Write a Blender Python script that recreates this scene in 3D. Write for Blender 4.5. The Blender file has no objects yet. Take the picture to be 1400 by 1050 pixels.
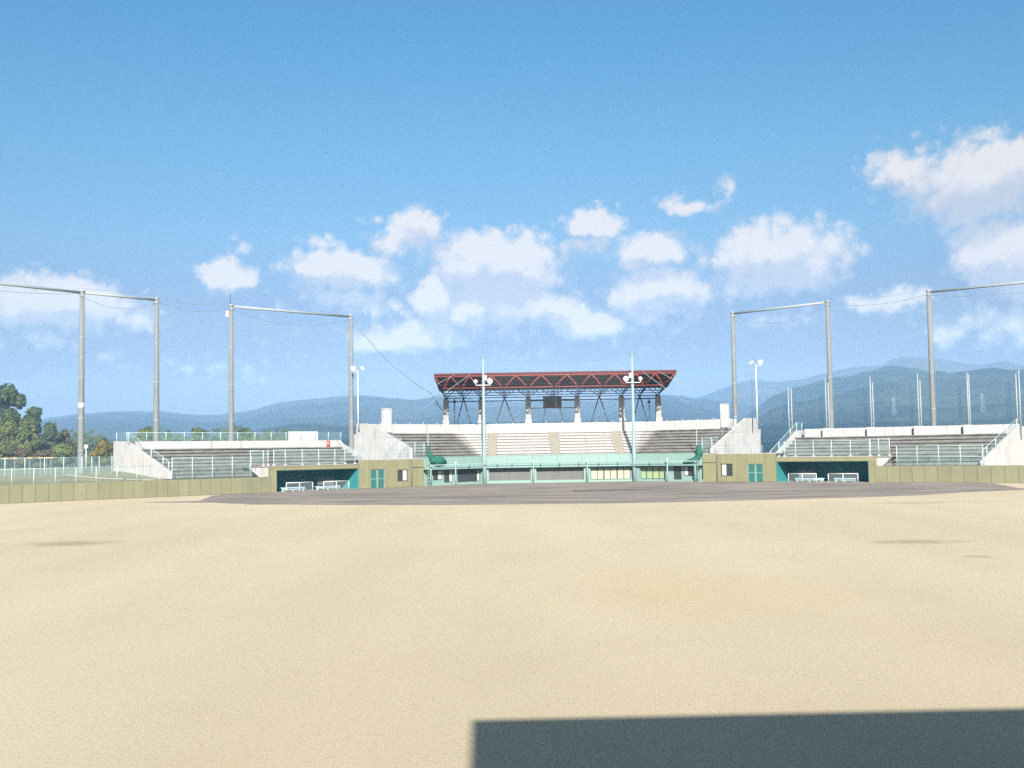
import bpy, bmesh, math, random
from mathutils import Vector, Matrix, noise
from mathutils.bvhtree import BVHTree

S = bpy.context.scene
COL = S.collection
random.seed(7)
R_ = math.radians

# ------------------------------------------------------------------ camera
FPX, CH, YH, ROLL = 1480.0, 4.3, 615.0, 0.0155
TH = math.atan((YH - 525) / FPX)
cam = bpy.data.cameras.new('camera')
cam.sensor_width = 36.0
cam.lens = FPX / 1400 * 36.0
cam.clip_start = 0.1
cam.clip_end = 40000
co = bpy.data.objects.new('camera', cam)
COL.objects.link(co)
S.camera = co
_f = Vector((0, math.cos(TH), math.sin(TH)))
_u = Vector((0, -math.sin(TH), math.cos(TH)))
_x = Vector((1, 0, 0))
cr, sr = math.cos(ROLL), math.sin(ROLL)
_right = _x * cr - _u * sr
_up = _x * sr + _u * cr
M = Matrix((( _right.x, _up.x, -_f.x, 0), (_right.y, _up.y, -_f.y, 0), (_right.z, _up.z, -_f.z, CH), (0, 0, 0, 1)))
co.matrix_world = M


def ray(px, py):
    u, v = px - 700, 525 - py
    u, v = u * cr + v * sr, v * cr - u * sr
    return Vector((u, FPX * math.cos(TH) - v * math.sin(TH), FPX * math.sin(TH) + v * math.cos(TH)))


def ground(px, py, z=0.0):
    d = ray(px, py)
    t = (z - CH) / d.z
    return Vector((d.x * t, d.y * t, z))


def at_depth(px, py, y):
    d = ray(px, py)
    return Vector((0, 0, CH)) + d * (y / d.y)


# ------------------------------------------------------------------ sun, sky, exposure
SUN_EL = R_(27.8)
SUN_AZ = R_(177.2)          # compass-like: 0 = +Y, clockwise; behind the viewer, a little to the right
sun_h = Vector((math.sin(SUN_AZ), math.cos(SUN_AZ), 0))
sun_dir = sun_h * math.cos(SUN_EL) + Vector((0, 0, math.sin(SUN_EL)))
sl = bpy.data.lights.new('sun', 'SUN')
sl.energy = 4.9
sl.angle = R_(0.55)
sl.color = (1.0, 0.94, 0.86)
so = bpy.data.objects.new('sun', sl)
so.rotation_euler = (-sun_dir).to_track_quat('-Z', 'Y').to_euler()
so.location = (0, -50, 60)
COL.objects.link(so)

S.view_settings.view_transform = 'Standard'
S.view_settings.look = 'None'
S.view_settings.gamma = 1.0
S.view_settings.use_curve_mapping = False
S.view_settings.exposure = 1.21
S.cycles.use_denoising = False
S.cycles.max_bounces = 6
S.cycles.transparent_max_bounces = 24
S.cycles.volume_bounces = 0

SKY_STRENGTH = 0.062
W = bpy.data.worlds.new('World')
S.world = W
W.use_nodes = True
wt = W.node_tree
for n in list(wt.nodes):
    wt.nodes.remove(n)


def N(t, kind, **kw):
    n = t.nodes.new(kind)
    for k, v in kw.items():
        setattr(n, k, v)
    return n


def mathn(t, op, a, b=None, c=None, clamp=False):
    n = t.nodes.new('ShaderNodeMath')
    n.operation = op
    n.use_clamp = clamp
    for i, v in enumerate((a, b, c)):
        if v is None:
            continue
        if isinstance(v, (int, float)):
            n.inputs[i].default_value = v
        else:
            t.links.new(v, n.inputs[i])
    return n.outputs[0]


def smooth(t, v, lo, hi, a=0.0, b=1.0):
    n = t.nodes.new('ShaderNodeMapRange')
    n.interpolation_type = 'SMOOTHSTEP'
    t.links.new(v, n.inputs[0])
    n.inputs[1].default_value = lo
    n.inputs[2].default_value = hi
    n.inputs[3].default_value = a
    n.inputs[4].default_value = b
    return n.outputs[0]


def mixc(t, fac, a, b, blend='MIX'):
    n = t.nodes.new('ShaderNodeMix')
    n.data_type = 'RGBA'
    n.blend_type = blend
    if isinstance(fac, (int, float)):
        n.inputs[0].default_value = fac
    else:
        t.links.new(fac, n.inputs[0])
    for v, s in ((a, n.inputs[6]), (b, n.inputs[7])):
        if isinstance(v, tuple):
            s.default_value = (v[0], v[1], v[2], 1)
        else:
            t.links.new(v, s)
    return n.outputs[2]


def azel(px, py):
    d = ray(px, py).normalized()
    return math.atan2(d.x, d.y), math.asin(d.z)


# cumulus clouds: centre (photo coordinates), half width, half height, weight
CLOUDS = [
    (680, 360, 92, 46, 1.1), (640, 372, 55, 30, .9), (725, 375, 50, 28, .9),
    (580, 312, 42, 28, .72), (560, 330, 60, 22, .62), (810, 303, 50, 22, .75), (790, 330, 50, 18, .45),
    (890, 342, 66, 28, .80), (900, 396, 76, 32, .95), (868, 404, 40, 24, .8),
    (805, 447, 62, 25, .92), (470, 367, 74, 27, .95), (440, 372, 40, 20, .8), (312, 377, 50, 20, .85),
    (560, 458, 84, 24, .85), (520, 463, 40, 18, .8), (593, 408, 34, 30, .98), (680, 418, 120, 28, .78), (640, 428, 50, 22, .95), (745, 418, 48, 22, .95),
    (1065, 345, 105, 42, .80), (1105, 362, 60, 36, .75), (1045, 385, 110, 24, .55),
    (1236, 238, 62, 36, .62), (1340, 250, 95, 60, .85), (1380, 225, 60, 40, .7), (1260, 275, 40, 24, .45),
    (1385, 345, 80, 42, 1.0), (1335, 355, 34, 30, .8), (940, 281, 40, 14, .55), (1000, 262, 18, 16, .38), (992, 280, 12, 20, .3),
    (75, 415, 105, 36, .82), (20, 425, 70, 24, .6), (185, 435, 60, 20, .45), (485, 412, 95, 20, .5),
    (1300, 460, 50, 18, .40), (1375, 442, 70, 30, .48), (1215, 415, 70, 18, .6), (780, 424, 55, 20, .6), (700, 436, 330, 70, .20),
    (145, 488, 32, 14, .25), (290, 500, 110, 16, .20), (335, 338, 26, 14, .3), (440, 332, 34, 14, .36),
    (1390, 390, 60, 20, .5), (520, 308, 20, 8, .3), (1060, 440, 70, 14, .34), (660, 440, 130, 18, .42),
    (60, 468, 90, 14, .28), (880, 430, 90, 18, .45),
]
g = bpy.data.node_groups.new('cloud_field', 'ShaderNodeTree')
g.interface.new_socket('P', in_out='INPUT', socket_type='NodeSocketVector')
g.interface.new_socket('F', in_out='OUTPUT', socket_type='NodeSocketFloat')
gi, go_ = N(g, 'NodeGroupInput'), N(g, 'NodeGroupOutput')
last = None
K = 1 / FPX
for (px, py, hw, hh, wgt) in CLOUDS:
    a, e = azel(px, py)
    sx, sy = 1 / (hw * K * 1.25), 1 / (hh * K * 1.36)
    m = N(g, 'ShaderNodeVectorMath', operation='MULTIPLY_ADD')
    g.links.new(gi.outputs[0], m.inputs[0])
    m.inputs[1].default_value = (sx, sy, 0)
    m.inputs[2].default_value = (-a * sx, -e * sy, 0)
    l = N(g, 'ShaderNodeVectorMath', operation='LENGTH')
    g.links.new(m.outputs[0], l.inputs[0])
    v = mathn(g, 'MULTIPLY_ADD', l.outputs['Value'], -wgt, wgt)
    last = v if last is None else mathn(g, 'SMOOTH_MAX', last, v, 0.10)
g.links.new(last, go_.inputs[0])

tc = N(wt, 'ShaderNodeTexCoord')
sep = N(wt, 'ShaderNodeSeparateXYZ')
nrm = N(wt, 'ShaderNodeVectorMath', operation='NORMALIZE')
wt.links.new(tc.outputs['Generated'], nrm.inputs[0])
wt.links.new(nrm.outputs[0], sep.inputs[0])
az = mathn(wt, 'ARCTAN2', sep.outputs[0], sep.outputs[1])
el = mathn(wt, 'ARCSINE', sep.outputs[2])
cmb = N(wt, 'ShaderNodeCombineXYZ')
wt.links.new(az, cmb.inputs[0])
wt.links.new(el, cmb.inputs[1])


def warp(vec, scale, amount, detail, seed):
    n = N(wt, 'ShaderNodeTexNoise')
    n.inputs['Scale'].default_value = scale
    n.inputs['Detail'].default_value = detail
    n.inputs['Roughness'].default_value = .62
    off = N(wt, 'ShaderNodeVectorMath', operation='ADD')
    wt.links.new(nrm.outputs[0], off.inputs[0])
    off.inputs[1].default_value = (seed, seed * 1.7, -seed)
    wt.links.new(off.outputs[0], n.inputs['Vector'])
    s = N(wt, 'ShaderNodeVectorMath', operation='SUBTRACT')
    wt.links.new(n.outputs['Color'], s.inputs[0])
    s.inputs[1].default_value = (.5, .5, .5)
    m = N(wt, 'ShaderNodeVectorMath', operation='MULTIPLY_ADD')
    wt.links.new(s.outputs[0], m.inputs[0])
    m.inputs[1].default_value = (amount, amount * .62, 0)
    wt.links.new(vec, m.inputs[2])
    return m.outputs[0]


p1 = warp(cmb.outputs[0], 14.0, .050, 2.0, 3.1)
p2 = warp(p1, 55.0, .026, 5.0, 8.4)


def cloud_at(vec, dy):
    gn = N(wt, 'ShaderNodeGroup')
    gn.node_tree = g
    ad = N(wt, 'ShaderNodeVectorMath', operation='ADD')
    wt.links.new(vec, ad.inputs[0])
    ad.inputs[1].default_value = (0, dy, 0)
    wt.links.new(ad.outputs[0], gn.inputs[0])
    return gn.outputs[0]


f0 = cloud_at(p2, 0.0)
f1 = cloud_at(p2, 0.022)
fn = N(wt, 'ShaderNodeTexNoise')
fn.inputs['Scale'].default_value = 90.0
fn.inputs['Detail'].default_value = 6.0
fn.inputs['Roughness'].default_value = .65
wt.links.new(nrm.outputs[0], fn.inputs['Vector'])
vo = N(wt, 'ShaderNodeTexVoronoi', feature='SMOOTH_F1')
vo.inputs['Scale'].default_value = 75.0
vo.inputs['Smoothness'].default_value = .35
vw = N(wt, 'ShaderNodeVectorMath', operation='MULTIPLY_ADD')
wt.links.new(fn.outputs['Color'], vw.inputs[0])
vw.inputs[1].default_value = (.02, .02, .02)
wt.links.new(nrm.outputs[0], vw.inputs[2])
wt.links.new(vw.outputs[0], vo.inputs['Vector'])
puff = mathn(wt, 'MULTIPLY_ADD', vo.outputs['Distance'], -.36, .15)
ns = mathn(wt, 'ADD', mathn(wt, 'MULTIPLY_ADD', fn.outputs[0], .26, -.13), puff)
# similar cloud over the unseen sky, its cover raised to whiten the fill light
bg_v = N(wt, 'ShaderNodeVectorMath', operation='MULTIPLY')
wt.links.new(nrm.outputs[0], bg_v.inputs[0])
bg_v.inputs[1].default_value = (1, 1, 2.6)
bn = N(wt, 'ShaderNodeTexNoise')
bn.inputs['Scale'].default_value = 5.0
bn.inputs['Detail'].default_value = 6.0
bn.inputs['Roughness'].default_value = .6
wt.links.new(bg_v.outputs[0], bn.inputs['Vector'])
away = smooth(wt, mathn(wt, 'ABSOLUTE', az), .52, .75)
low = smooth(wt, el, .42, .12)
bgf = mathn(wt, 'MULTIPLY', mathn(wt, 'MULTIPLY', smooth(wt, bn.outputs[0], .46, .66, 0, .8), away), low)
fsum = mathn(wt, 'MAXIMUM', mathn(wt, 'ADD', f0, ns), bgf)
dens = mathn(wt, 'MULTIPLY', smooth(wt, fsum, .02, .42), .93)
light = smooth(wt, mathn(wt, 'ADD', mathn(wt, 'SUBTRACT', f0, f1), mathn(wt, 'MULTIPLY', ns, .8)), -.12, .34)
k = 1 / SKY_STRENGTH
ccol = mixc(wt, light, (.252 * k, .256 * k, .284 * k), (.402 * k, .364 * k, .336 * k))

sky = N(wt, 'ShaderNodeTexSky', sky_type='NISHITA')
sky.sun_disc = False
sky.sun_elevation = SUN_EL
sky.sun_rotation = SUN_AZ
sky.altitude = 60
sky.air_density = 1.0
sky.dust_density = 1.8
sky.ozone_density = 6.0
hs = N(wt, 'ShaderNodeHueSaturation')
hs.inputs['Hue'].default_value = .496
hs.inputs['Saturation'].default_value = 1.02
hs.inputs['Value'].default_value = 1.0
wt.links.new(sky.outputs[0], hs.inputs['Color'])
cr_ = N(wt, 'ShaderNodeValToRGB')            # sky tint by height, same all round; unseen upper end reddened to warm shade
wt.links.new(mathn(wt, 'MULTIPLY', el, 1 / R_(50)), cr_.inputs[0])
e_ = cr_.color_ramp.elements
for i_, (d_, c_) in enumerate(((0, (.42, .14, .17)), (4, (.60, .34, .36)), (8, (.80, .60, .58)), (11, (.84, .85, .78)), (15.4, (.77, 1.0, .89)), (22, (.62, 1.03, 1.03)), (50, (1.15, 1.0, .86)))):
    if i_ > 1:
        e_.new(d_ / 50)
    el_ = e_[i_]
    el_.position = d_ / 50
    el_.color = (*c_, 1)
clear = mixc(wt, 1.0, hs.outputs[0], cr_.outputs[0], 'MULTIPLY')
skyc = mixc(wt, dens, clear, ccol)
bgn = N(wt, 'ShaderNodeBackground')
bgn.inputs[1].default_value = SKY_STRENGTH
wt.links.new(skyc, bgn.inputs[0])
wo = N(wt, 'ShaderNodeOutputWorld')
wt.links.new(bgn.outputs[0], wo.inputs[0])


# ------------------------------------------------------------------ materials
def pmat(name, rough=.8, metal=0.0):
    m = bpy.data.materials.new(name)
    m.use_nodes = True
    t = m.node_tree
    b = t.nodes['Principled BSDF']
    b.inputs['Roughness'].default_value = rough
    b.inputs['Metallic'].default_value = metal
    b.inputs['Specular IOR Level'].default_value = .3
    return m, t, b


def coords(t, scale=(1, 1, 1)):
    gnode = N(t, 'ShaderNodeNewGeometry')
    mp = N(t, 'ShaderNodeVectorMath', operation='MULTIPLY')
    mp.inputs[1].default_value = scale
    t.links.new(gnode.outputs['Position'], mp.inputs[0])
    return mp.outputs[0]


def noisen(t, vec, scale, detail=4.0, rough=.55):
    n = N(t, 'ShaderNodeTexNoise')
    n.inputs['Scale'].default_value = scale
    n.inputs['Detail'].default_value = detail
    n.inputs['Roughness'].default_value = rough
    t.links.new(vec, n.inputs['Vector'])
    return n.outputs[0]


def bump(t, b, h, strength=.3, dist=.02):
    n = N(t, 'ShaderNodeBump')
    n.inputs['Strength'].default_value = strength
    n.inputs['Distance'].default_value = dist
    t.links.new(h, n.inputs['Height'])
    t.links.new(n.outputs[0], b.inputs['Normal'])


def weathered(name, base, dirt, amount=.5, streak=.5, rough=.85, scale=1.0, island=0.0, metal=0.0):
    """paint or concrete with vertical run-off streaks, blotches and slight tone change from piece to piece"""
    m, t, b = pmat(name, rough, metal)
    P = coords(t)
    st = noisen(t, coords(t, (2.6 * scale, 2.6 * scale, .22 * scale)), 1.0, 5, .6)
    bl = noisen(t, P, .55 * scale, 6, .62)
    fi = noisen(t, P, 9 * scale, 4, .6)
    a = mathn(t, 'MULTIPLY', smooth(t, st, .50, .74), streak)
    c = mathn(t, 'MULTIPLY', smooth(t, bl, .46, .74), amount)
    f = mathn(t, 'MAXIMUM', a, c)
    f = mathn(t, 'ADD', f, mathn(t, 'MULTIPLY_ADD', fi, .22, -.11), clamp=True)
    col = mixc(t, f, base, dirt)
    if island:
        gnode = N(t, 'ShaderNodeObjectInfo')
        v = mathn(t, 'MULTIPLY_ADD', gnode.outputs['Random'], island, 1 - island * .5)
        hv = N(t, 'ShaderNodeHueSaturation')
        t.links.new(v, hv.inputs['Value'])
        t.links.new(col, hv.inputs['Color'])
        col = hv.outputs[0]
    t.links.new(col, b.inputs['Base Color'])
    bump(t, b, fi, .12, .01)
    return m


MT = {}
MT['white_concrete'] = weathered('white_concrete', (.43, .425, .415), (.235, .23, .22), .40, .75, .9, 1.0, .10)
MT['olive'] = weathered('olive_paint', (.205, .195, .105), (.125, .130, .085), .45, .35, .7, 1.0, .10)
MT['olive_wall'] = weathered('olive_wall_paint', (.185, .182, .108), (.125, .128, .085), .45, .35, .7, .8, .12)
MT['green'] = weathered('pale_green_paint', (.185, .290, .255), (.125, .19, .17), .35, .40, .6, 1.0, .05)
MT['green_dark'] = weathered('green_paint', (.12, .20, .165), (.08, .12, .10), .35, .40, .6)
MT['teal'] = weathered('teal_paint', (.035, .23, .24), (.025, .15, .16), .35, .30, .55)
MT['teal_shaded'] = weathered('teal_shaded_paint', (.025, .17, .18), (.05, .13, .14), .35, .30, .55)  # the same teal, darkened in colour for the shade inside the dugouts
MT['lightblue'] = weathered('light_blue_bench', (.33, .48, .56), (.22, .34, .40), .3, .2, .5)
MT['pole_concrete'] = weathered('pole_concrete', (.182, .192, .188), (.124, .130, .126), .3, .4, .85)
MT['galv'] = weathered('galvanised_steel', (.27, .305, .32), (.20, .22, .23), .3, .2, .5)
MT['whitepaint'] = weathered('white_paint', (.56, .58, .57), (.42, .43, .42), .25, .25, .5)
MT['polepaint'] = weathered('pale_pole_paint', (.235, .315, .335), (.18, .24, .255), .25, .25, .5)
MT['postgreen'] = weathered('fence_post_paint', (.40, .50, .51), (.30, .38, .39), .25, .2, .5)
MT['red'] = weathered('red_truss_paint', (.29, .068, .062), (.21, .055, .05), .35, .2, .55)
MT['maroon'] = weathered('maroon_fascia_paint', (.095, .022, .024), (.07, .02, .02), .35, .2, .6)
MT['navy'] = weathered('dark_brace_and_shade_paint', (.055, .080, .105), (.04, .055, .07), .3, .2, .5)
MT['deck'] = weathered('roof_deck_steel', (.24, .19, .185), (.17, .14, .14), .4, .3, .7)
MT['columns'] = weathered('column_concrete', (.31, .305, .285), (.19, .185, .17), .4, .5, .9)
MT['dark'] = weathered('dark_metal', (.035, .04, .04), (.02, .024, .024), .3, .2, .5)
MT['shutter'] = weathered('grey_shutter', (.11, .115, .112), (.08, .083, .08), .35, .45, .6, 1.0, .15)
MT['frame_brown'] = weathered('brown_frame', (.125, .115, .098), (.09, .082, .07), .3, .2, .6)
MT['curtain'] = weathered('white_curtain', (.42, .42, .40), (.30, .30, .28), .2, .5, .9)
MT['screen_yellow'] = weathered('yellow_blind', (.345, .36, .26), (.29, .30, .21), .2, .3, .8)
MT['screen_green'] = weathered('green_yellow_blind', (.26, .33, .185), (.21, .27, .15), .2, .3, .8)
MT['yellow'] = weathered('yellow_paint', (.52, .33, .06), (.38, .25, .06), .25, .2, .6)
MT['redsign'] = weathered('red_box_paint', (.50, .05, .04), (.34, .05, .04), .25, .2, .5)
MT['netgreen'] = weathered('green_net_bundle', (.02, .115, .085), (.012, .07, .055), .4, .3, .9)
MT['door_green'] = weathered('door_green', (.03, .12, .10), (.02, .08, .07), .3, .3, .5)
MT['brown_panel'] = weathered('brown_panel', (.10, .06, .045), (.06, .04, .03), .3, .3, .7)
MT['rod'] = weathered('stay_rod', (.24, .27, .30), (.20, .22, .25), .2, .2, .5)
MT['wire'] = weathered('net_rope', (.17, .21, .26), (.13, .16, .20), .2, .2, .8)
MT['path'] = weathered('pale_path_concrete', (.27, .27, .235), (.20, .20, .17), .4, .1, .9)
MT['darkroof'] = weathered('dull_wall_render', (.25, .24, .22), (.17, .165, .15), .4, .5, .9)


def glassy(name, col, rough=.12):
    m, t, b = pmat(name, rough)
    P = coords(t)
    n = noisen(t, P, .9, 3)
    t.links.new(mixc(t, n, tuple(c * .6 for c in col), tuple(c * 1.4 for c in col)), b.inputs['Base Color'])
    b.inputs['Specular IOR Level'].default_value = .5
    return m


MT['glass'] = glassy('dark_window_glass', (.035, .042, .04))
MT['lens'] = glassy('lamp_lens', (.42, .42, .40), .2)


def concrete_steps():
    """weathered terrace concrete; dark with moss except where the canopy keeps the rain off"""
    m, t, b = pmat('terrace_concrete', .92)
    P = coords(t)
    sp = N(t, 'ShaderNodeSeparateXYZ')
    t.links.new(P, sp.inputs[0])
    bl = noisen(t, coords(t, (.8, .8, 1.4)), 1.0, 6, .62)
    st = noisen(t, coords(t, (.45, .45, 5)), 1.0, 4, .6)
    fi = noisen(t, P, 5, 5, .65)
    # sheltered area: a trapezoid under the roof (rain limit)
    z = mathn(t, 'MULTIPLY_ADD', sp.outputs[2], 1 / 3.1, -3.55 / 3.1)      # 0 bottom row .. 1 top row
    xl = mathn(t, 'MULTIPLY_ADD', z, -3.4, -4.6)
    xr = mathn(t, 'MULTIPLY_ADD', z, 3.6, 15.8)
    wob = mathn(t, 'MULTIPLY_ADD', fi, 1.6, -.8)
    x = mathn(t, 'ADD', sp.outputs[0], wob)
    inl = smooth(t, mathn(t, 'SUBTRACT', x, xl), -.5, .5)
    inr = smooth(t, mathn(t, 'SUBTRACT', xr, x), -.5, .5)
    iny = smooth(t, sp.outputs[1], 137.0, 139.0)
    dry = mathn(t, 'MULTIPLY', mathn(t, 'MULTIPLY', inl, inr), iny)
    moss = mixc(t, smooth(t, bl, .35, .70), (.188, .185, .172), (.112, .112, .105))
    moss = mixc(t, mathn(t, 'MULTIPLY', smooth(t, st, .50, .70), .75), moss, (.235, .222, .200))
    clean = mixc(t, smooth(t, fi, .42, .72), (.36, .35, .335), (.24, .232, .22))
    t.links.new(mixc(t, dry, moss, clean), b.inputs['Base Color'])
    bump(t, b, fi, .25, .02)
    return m


MT['terrace'] = concrete_steps()
MT['aisle'] = weathered('aisle_concrete', (.235, .215, .180), (.17, .155, .13), .4, .2, .9)


def netting(name, col, alpha):
    """a sheet of fine netting: open holes between thin cords, too small to draw at this distance"""
    m = bpy.data.materials.new(name)
    m.use_nodes = True
    t = m.node_tree
    b = t.nodes['Principled BSDF']
    b.inputs['Base Color'].default_value = (*col, 1)
    b.inputs['Roughness'].default_value = .8
    tr = N(t, 'ShaderNodeBsdfTransparent')
    mx = N(t, 'ShaderNodeMixShader')
    n = noisen(t, coords(t), .7, 4)
    a = mathn(t, 'MULTIPLY_ADD', n, alpha * .8, alpha * .6)
    t.links.new(a, mx.inputs[0])
    t.links.new(tr.outputs[0], mx.inputs[1])
    t.links.new(b.outputs[0], mx.inputs[2])
    t.links.new(mx.outputs[0], t.nodes['Material Output'].inputs[0])
    return m


MT['net'] = netting('protective_net_cords', (.20, .30, .36), .07)
MT['chain'] = netting('chain_link_wire', (.24, .38, .38), .17)
MT['chain_white'] = netting('fine_rail_wire', (.42, .46, .46), .14)


def grass_mat():
    m, t, b = pmat('dormant_turf', .95)
    P = coords(t)
    sp = N(t, 'ShaderNodeSeparateXYZ')
    t.links.new(P, sp.inputs[0])
    big = noisen(t, coords(t, (1, .45, 1)), .055, 5, .55)
    mid = noisen(t, coords(t, (1, .5, 1)), .35, 6, .62)
    fine = noisen(t, P, 12, 5, .72)
    vf = noisen(t, P, 48, 3, .7)
    col = mixc(t, smooth(t, big, .36, .64), (.515, .428, .288), (.565, .478, .332))
    col = mixc(t, mathn(t, 'MULTIPLY', smooth(t, mid, .46, .72), .26), col, (.475, .385, .245))
    # wide mower lanes, barely visible
    wv = N(t, 'ShaderNodeTexWave', wave_type='BANDS', bands_direction='X')
    wv.inputs['Scale'].default_value = .055
    wv.inputs['Distortion'].default_value = .7
    wv.inputs['Detail'].default_value = 2
    t.links.new(P, wv.inputs['Vector'])
    col = mixc(t, mathn(t, 'MULTIPLY', wv.outputs['Fac'], .13), col, (.665, .545, .375))
    col = mixc(t, mathn(t, 'MULTIPLY', smooth(t, fine, .50, .70), .42), col, (.33, .26, .145))
    col = mixc(t, mathn(t, 'MULTIPLY', smooth(t, vf, .50, .75), .40), col, (.24, .20, .115))
    # worn spots and one yellower patch
    for (px, py, rx, ry, c, s) in ((92, 743, 2.6, 1.9, (.25, .20, .12), .55), (1253, 741, 2.2, 1.3, (.25, .21, .11), .6),
                                   (1335, 761, .8, .6, (.28, .23, .12), .5), (950, 808, 4.6, 6.5, (.53, .42, .22), .35),
                                   (860, 815, 1.6, 2.4, (.50, .39, .22), .25), (1265, 687, 6.0, 1.5, (.36, .31, .18), .6),
                                   (1003, 716, .5, .8, (.28, .23, .12), .4)):
        c0 = ground(px, py)
        v = N(t, 'ShaderNodeVectorMath', operation='MULTIPLY_ADD')
        t.links.new(P, v.inputs[0])
        v.inputs[1].default_value = (1 / rx, 1 / ry, 0)
        v.inputs[2].default_value = (-c0.x / rx, -c0.y / ry, 0)
        l = N(t, 'ShaderNodeVectorMath', operation='LENGTH')
        t.links.new(v.outputs[0], l.inputs[0])
        d = mathn(t, 'ADD', l.outputs['Value'], mathn(t, 'ADD', mathn(t, 'MULTIPLY_ADD', mid, 2.0, -1.0), mathn(t, 'MULTIPLY_ADD', fine, 1.4, -.7)))
        col = mixc(t, smooth(t, d, 1.15, .2, 0, s), col, c)
    t.links.new(col, b.inputs['Base Color'])
    h = mathn(t, 'ADD', fine, mathn(t, 'MULTIPLY', vf, .7))
    bump(t, b, h, .55, .03)
    return m


def dirt_mat():
    m, t, b = pmat('infield_dirt', .95)
    P = coords(t)
    a = noisen(t, coords(t, (.10, .55, 1)), 1.0, 5, .6)
    f = noisen(t, P, 6, 5, .65)
    col = mixc(t, smooth(t, a, .40, .62), (.292, .250, .208), (.165, .142, .120))
    col = mixc(t, mathn(t, 'MULTIPLY', smooth(t, f, .5, .75), .35), col, (.23, .20, .172))
    for (px, py, rx, ry, s) in ((838, 670.2, 5.6, 3.2, .95), (480, 677, 9, 2.6, .35), (640, 679, 14, 3.0, .35), (1060, 672, 14, 3, .30)):
        c0 = ground(px, py)
        v = N(t, 'ShaderNodeVectorMath', operation='MULTIPLY_ADD')
        t.links.new(P, v.inputs[0])
        v.inputs[1].default_value = (1 / rx, 1 / ry, 0)
        v.inputs[2].default_value = (-c0.x / rx, -c0.y / ry, 0)
        l = N(t, 'ShaderNodeVectorMath', operation='LENGTH')
        t.links.new(v.outputs[0], l.inputs[0])
        d = mathn(t, 'ADD', l.outputs['Value'], mathn(t, 'MULTIPLY_ADD', a, 1.4, -.7))
        col = mixc(t, smooth(t, d, 1.1, .2, 0, s), col, (.085, .073, .066))
    t.links.new(col, b.inputs['Base Color'])
    bump(t, b, f, .3, .02)
    return m


def soil_mat(name, c1, c2, c3, sc=.15):
    m, t, b = pmat(name, .95)
    P = coords(t)
    a = noisen(t, P, sc, 6, .6)
    f = noisen(t, P, sc * 22, 5, .7)
    col = mixc(t, smooth(t, a, .4, .62), c1, c2)
    col = mixc(t, mathn(t, 'MULTIPLY', smooth(t, f, .45, .75), .6), col, c3)
    t.links.new(col, b.inputs['Base Color'])
    bump(t, b, f, .4, .05)
    return m


def hill_mat(name, c1, c2, c3):
    m, t, b = pmat(name, 1.0)
    b.inputs['Specular IOR Level'].default_value = 0
    P = coords(t)
    a = noisen(t, P, .0022, 7, .6)
    f = noisen(t, P, .02, 6, .7)
    col = mixc(t, smooth(t, a, .42, .62), c1, c2)
    col = mixc(t, mathn(t, 'MULTIPLY', smooth(t, f, .48, .68), .6), col, c3)
    t.links.new(col, b.inputs['Base Color'])
    bump(t, b, f, 1.0, 14.0)
    return m


def leaf_mat(name, c1, c2, c3):
    m, t, b = pmat(name, .75)
    gnode = N(t, 'ShaderNodeNewGeometry')
    n = noisen(t, coords(t), .45, 3)
    col = mixc(t, gnode.outputs['Random Per Island'], c1, c2)
    col = mixc(t, smooth(t, n, .46, .68), col, c3)
    t.links.new(col, b.inputs['Base Color'])
    tl = N(t, 'ShaderNodeBsdfTranslucent')
    t.links.new(col, tl.inputs[0])
    mx = N(t, 'ShaderNodeMixShader')
    mx.inputs[0].default_value = .25
    t.links.new(b.outputs[0], mx.inputs[1])
    t.links.new(tl.outputs[0], mx.inputs[2])
    t.links.new(mx.outputs[0], t.nodes['Material Output'].inputs[0])
    return m


MT['grass'] = grass_mat()
MT['dirt'] = dirt_mat()
MT['soil'] = soil_mat('outer_ground', (.13, .14, .06), (.20, .18, .09), (.09, .10, .04))
MT['bank'] = soil_mat('bank_turf', (.17, .165, .08), (.25, .21, .12), (.11, .12, .05), .3)
MT['hill_far'] = hill_mat('far_forest', (.016, .032, .034), (.046, .056, .048), (.010, .020, .022))
MT['hill_bald'] = hill_mat('far_high_slope', (.045, .050, .045), (.10, .085, .075), (.028, .035, .03))
MT['hill_mid'] = hill_mat('near_forest', (.010, .028, .028), (.046, .070, .056), (.006, .015, .016))
MT['bark'] = weathered('bark', (.08, .06, .042), (.05, .04, .03), .5, .5, .95)
MT['leaf_dark'] = leaf_mat('dark_leaves', (.058, .094, .046), (.085, .125, .056), (.042, .070, .036))
MT['leaf_mid'] = leaf_mat('mid_leaves', (.120, .160, .044), (.165, .195, .058), (.085, .122, .038))
MT['leaf_yellow'] = leaf_mat('yellow_leaves', (.13, .12, .022), (.20, .155, .03), (.075, .085, .02))
MT['leaf_brown'] = leaf_mat('brown_leaves', (.10, .085, .04), (.13, .10, .05), (.05, .06, .028))
MT['leaf_light'] = leaf_mat('light_leaves', (.09, .14, .05), (.15, .19, .07), (.065, .10, .04))

# ------------------------------------------------------------------ mesh helpers
WL = {}


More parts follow.
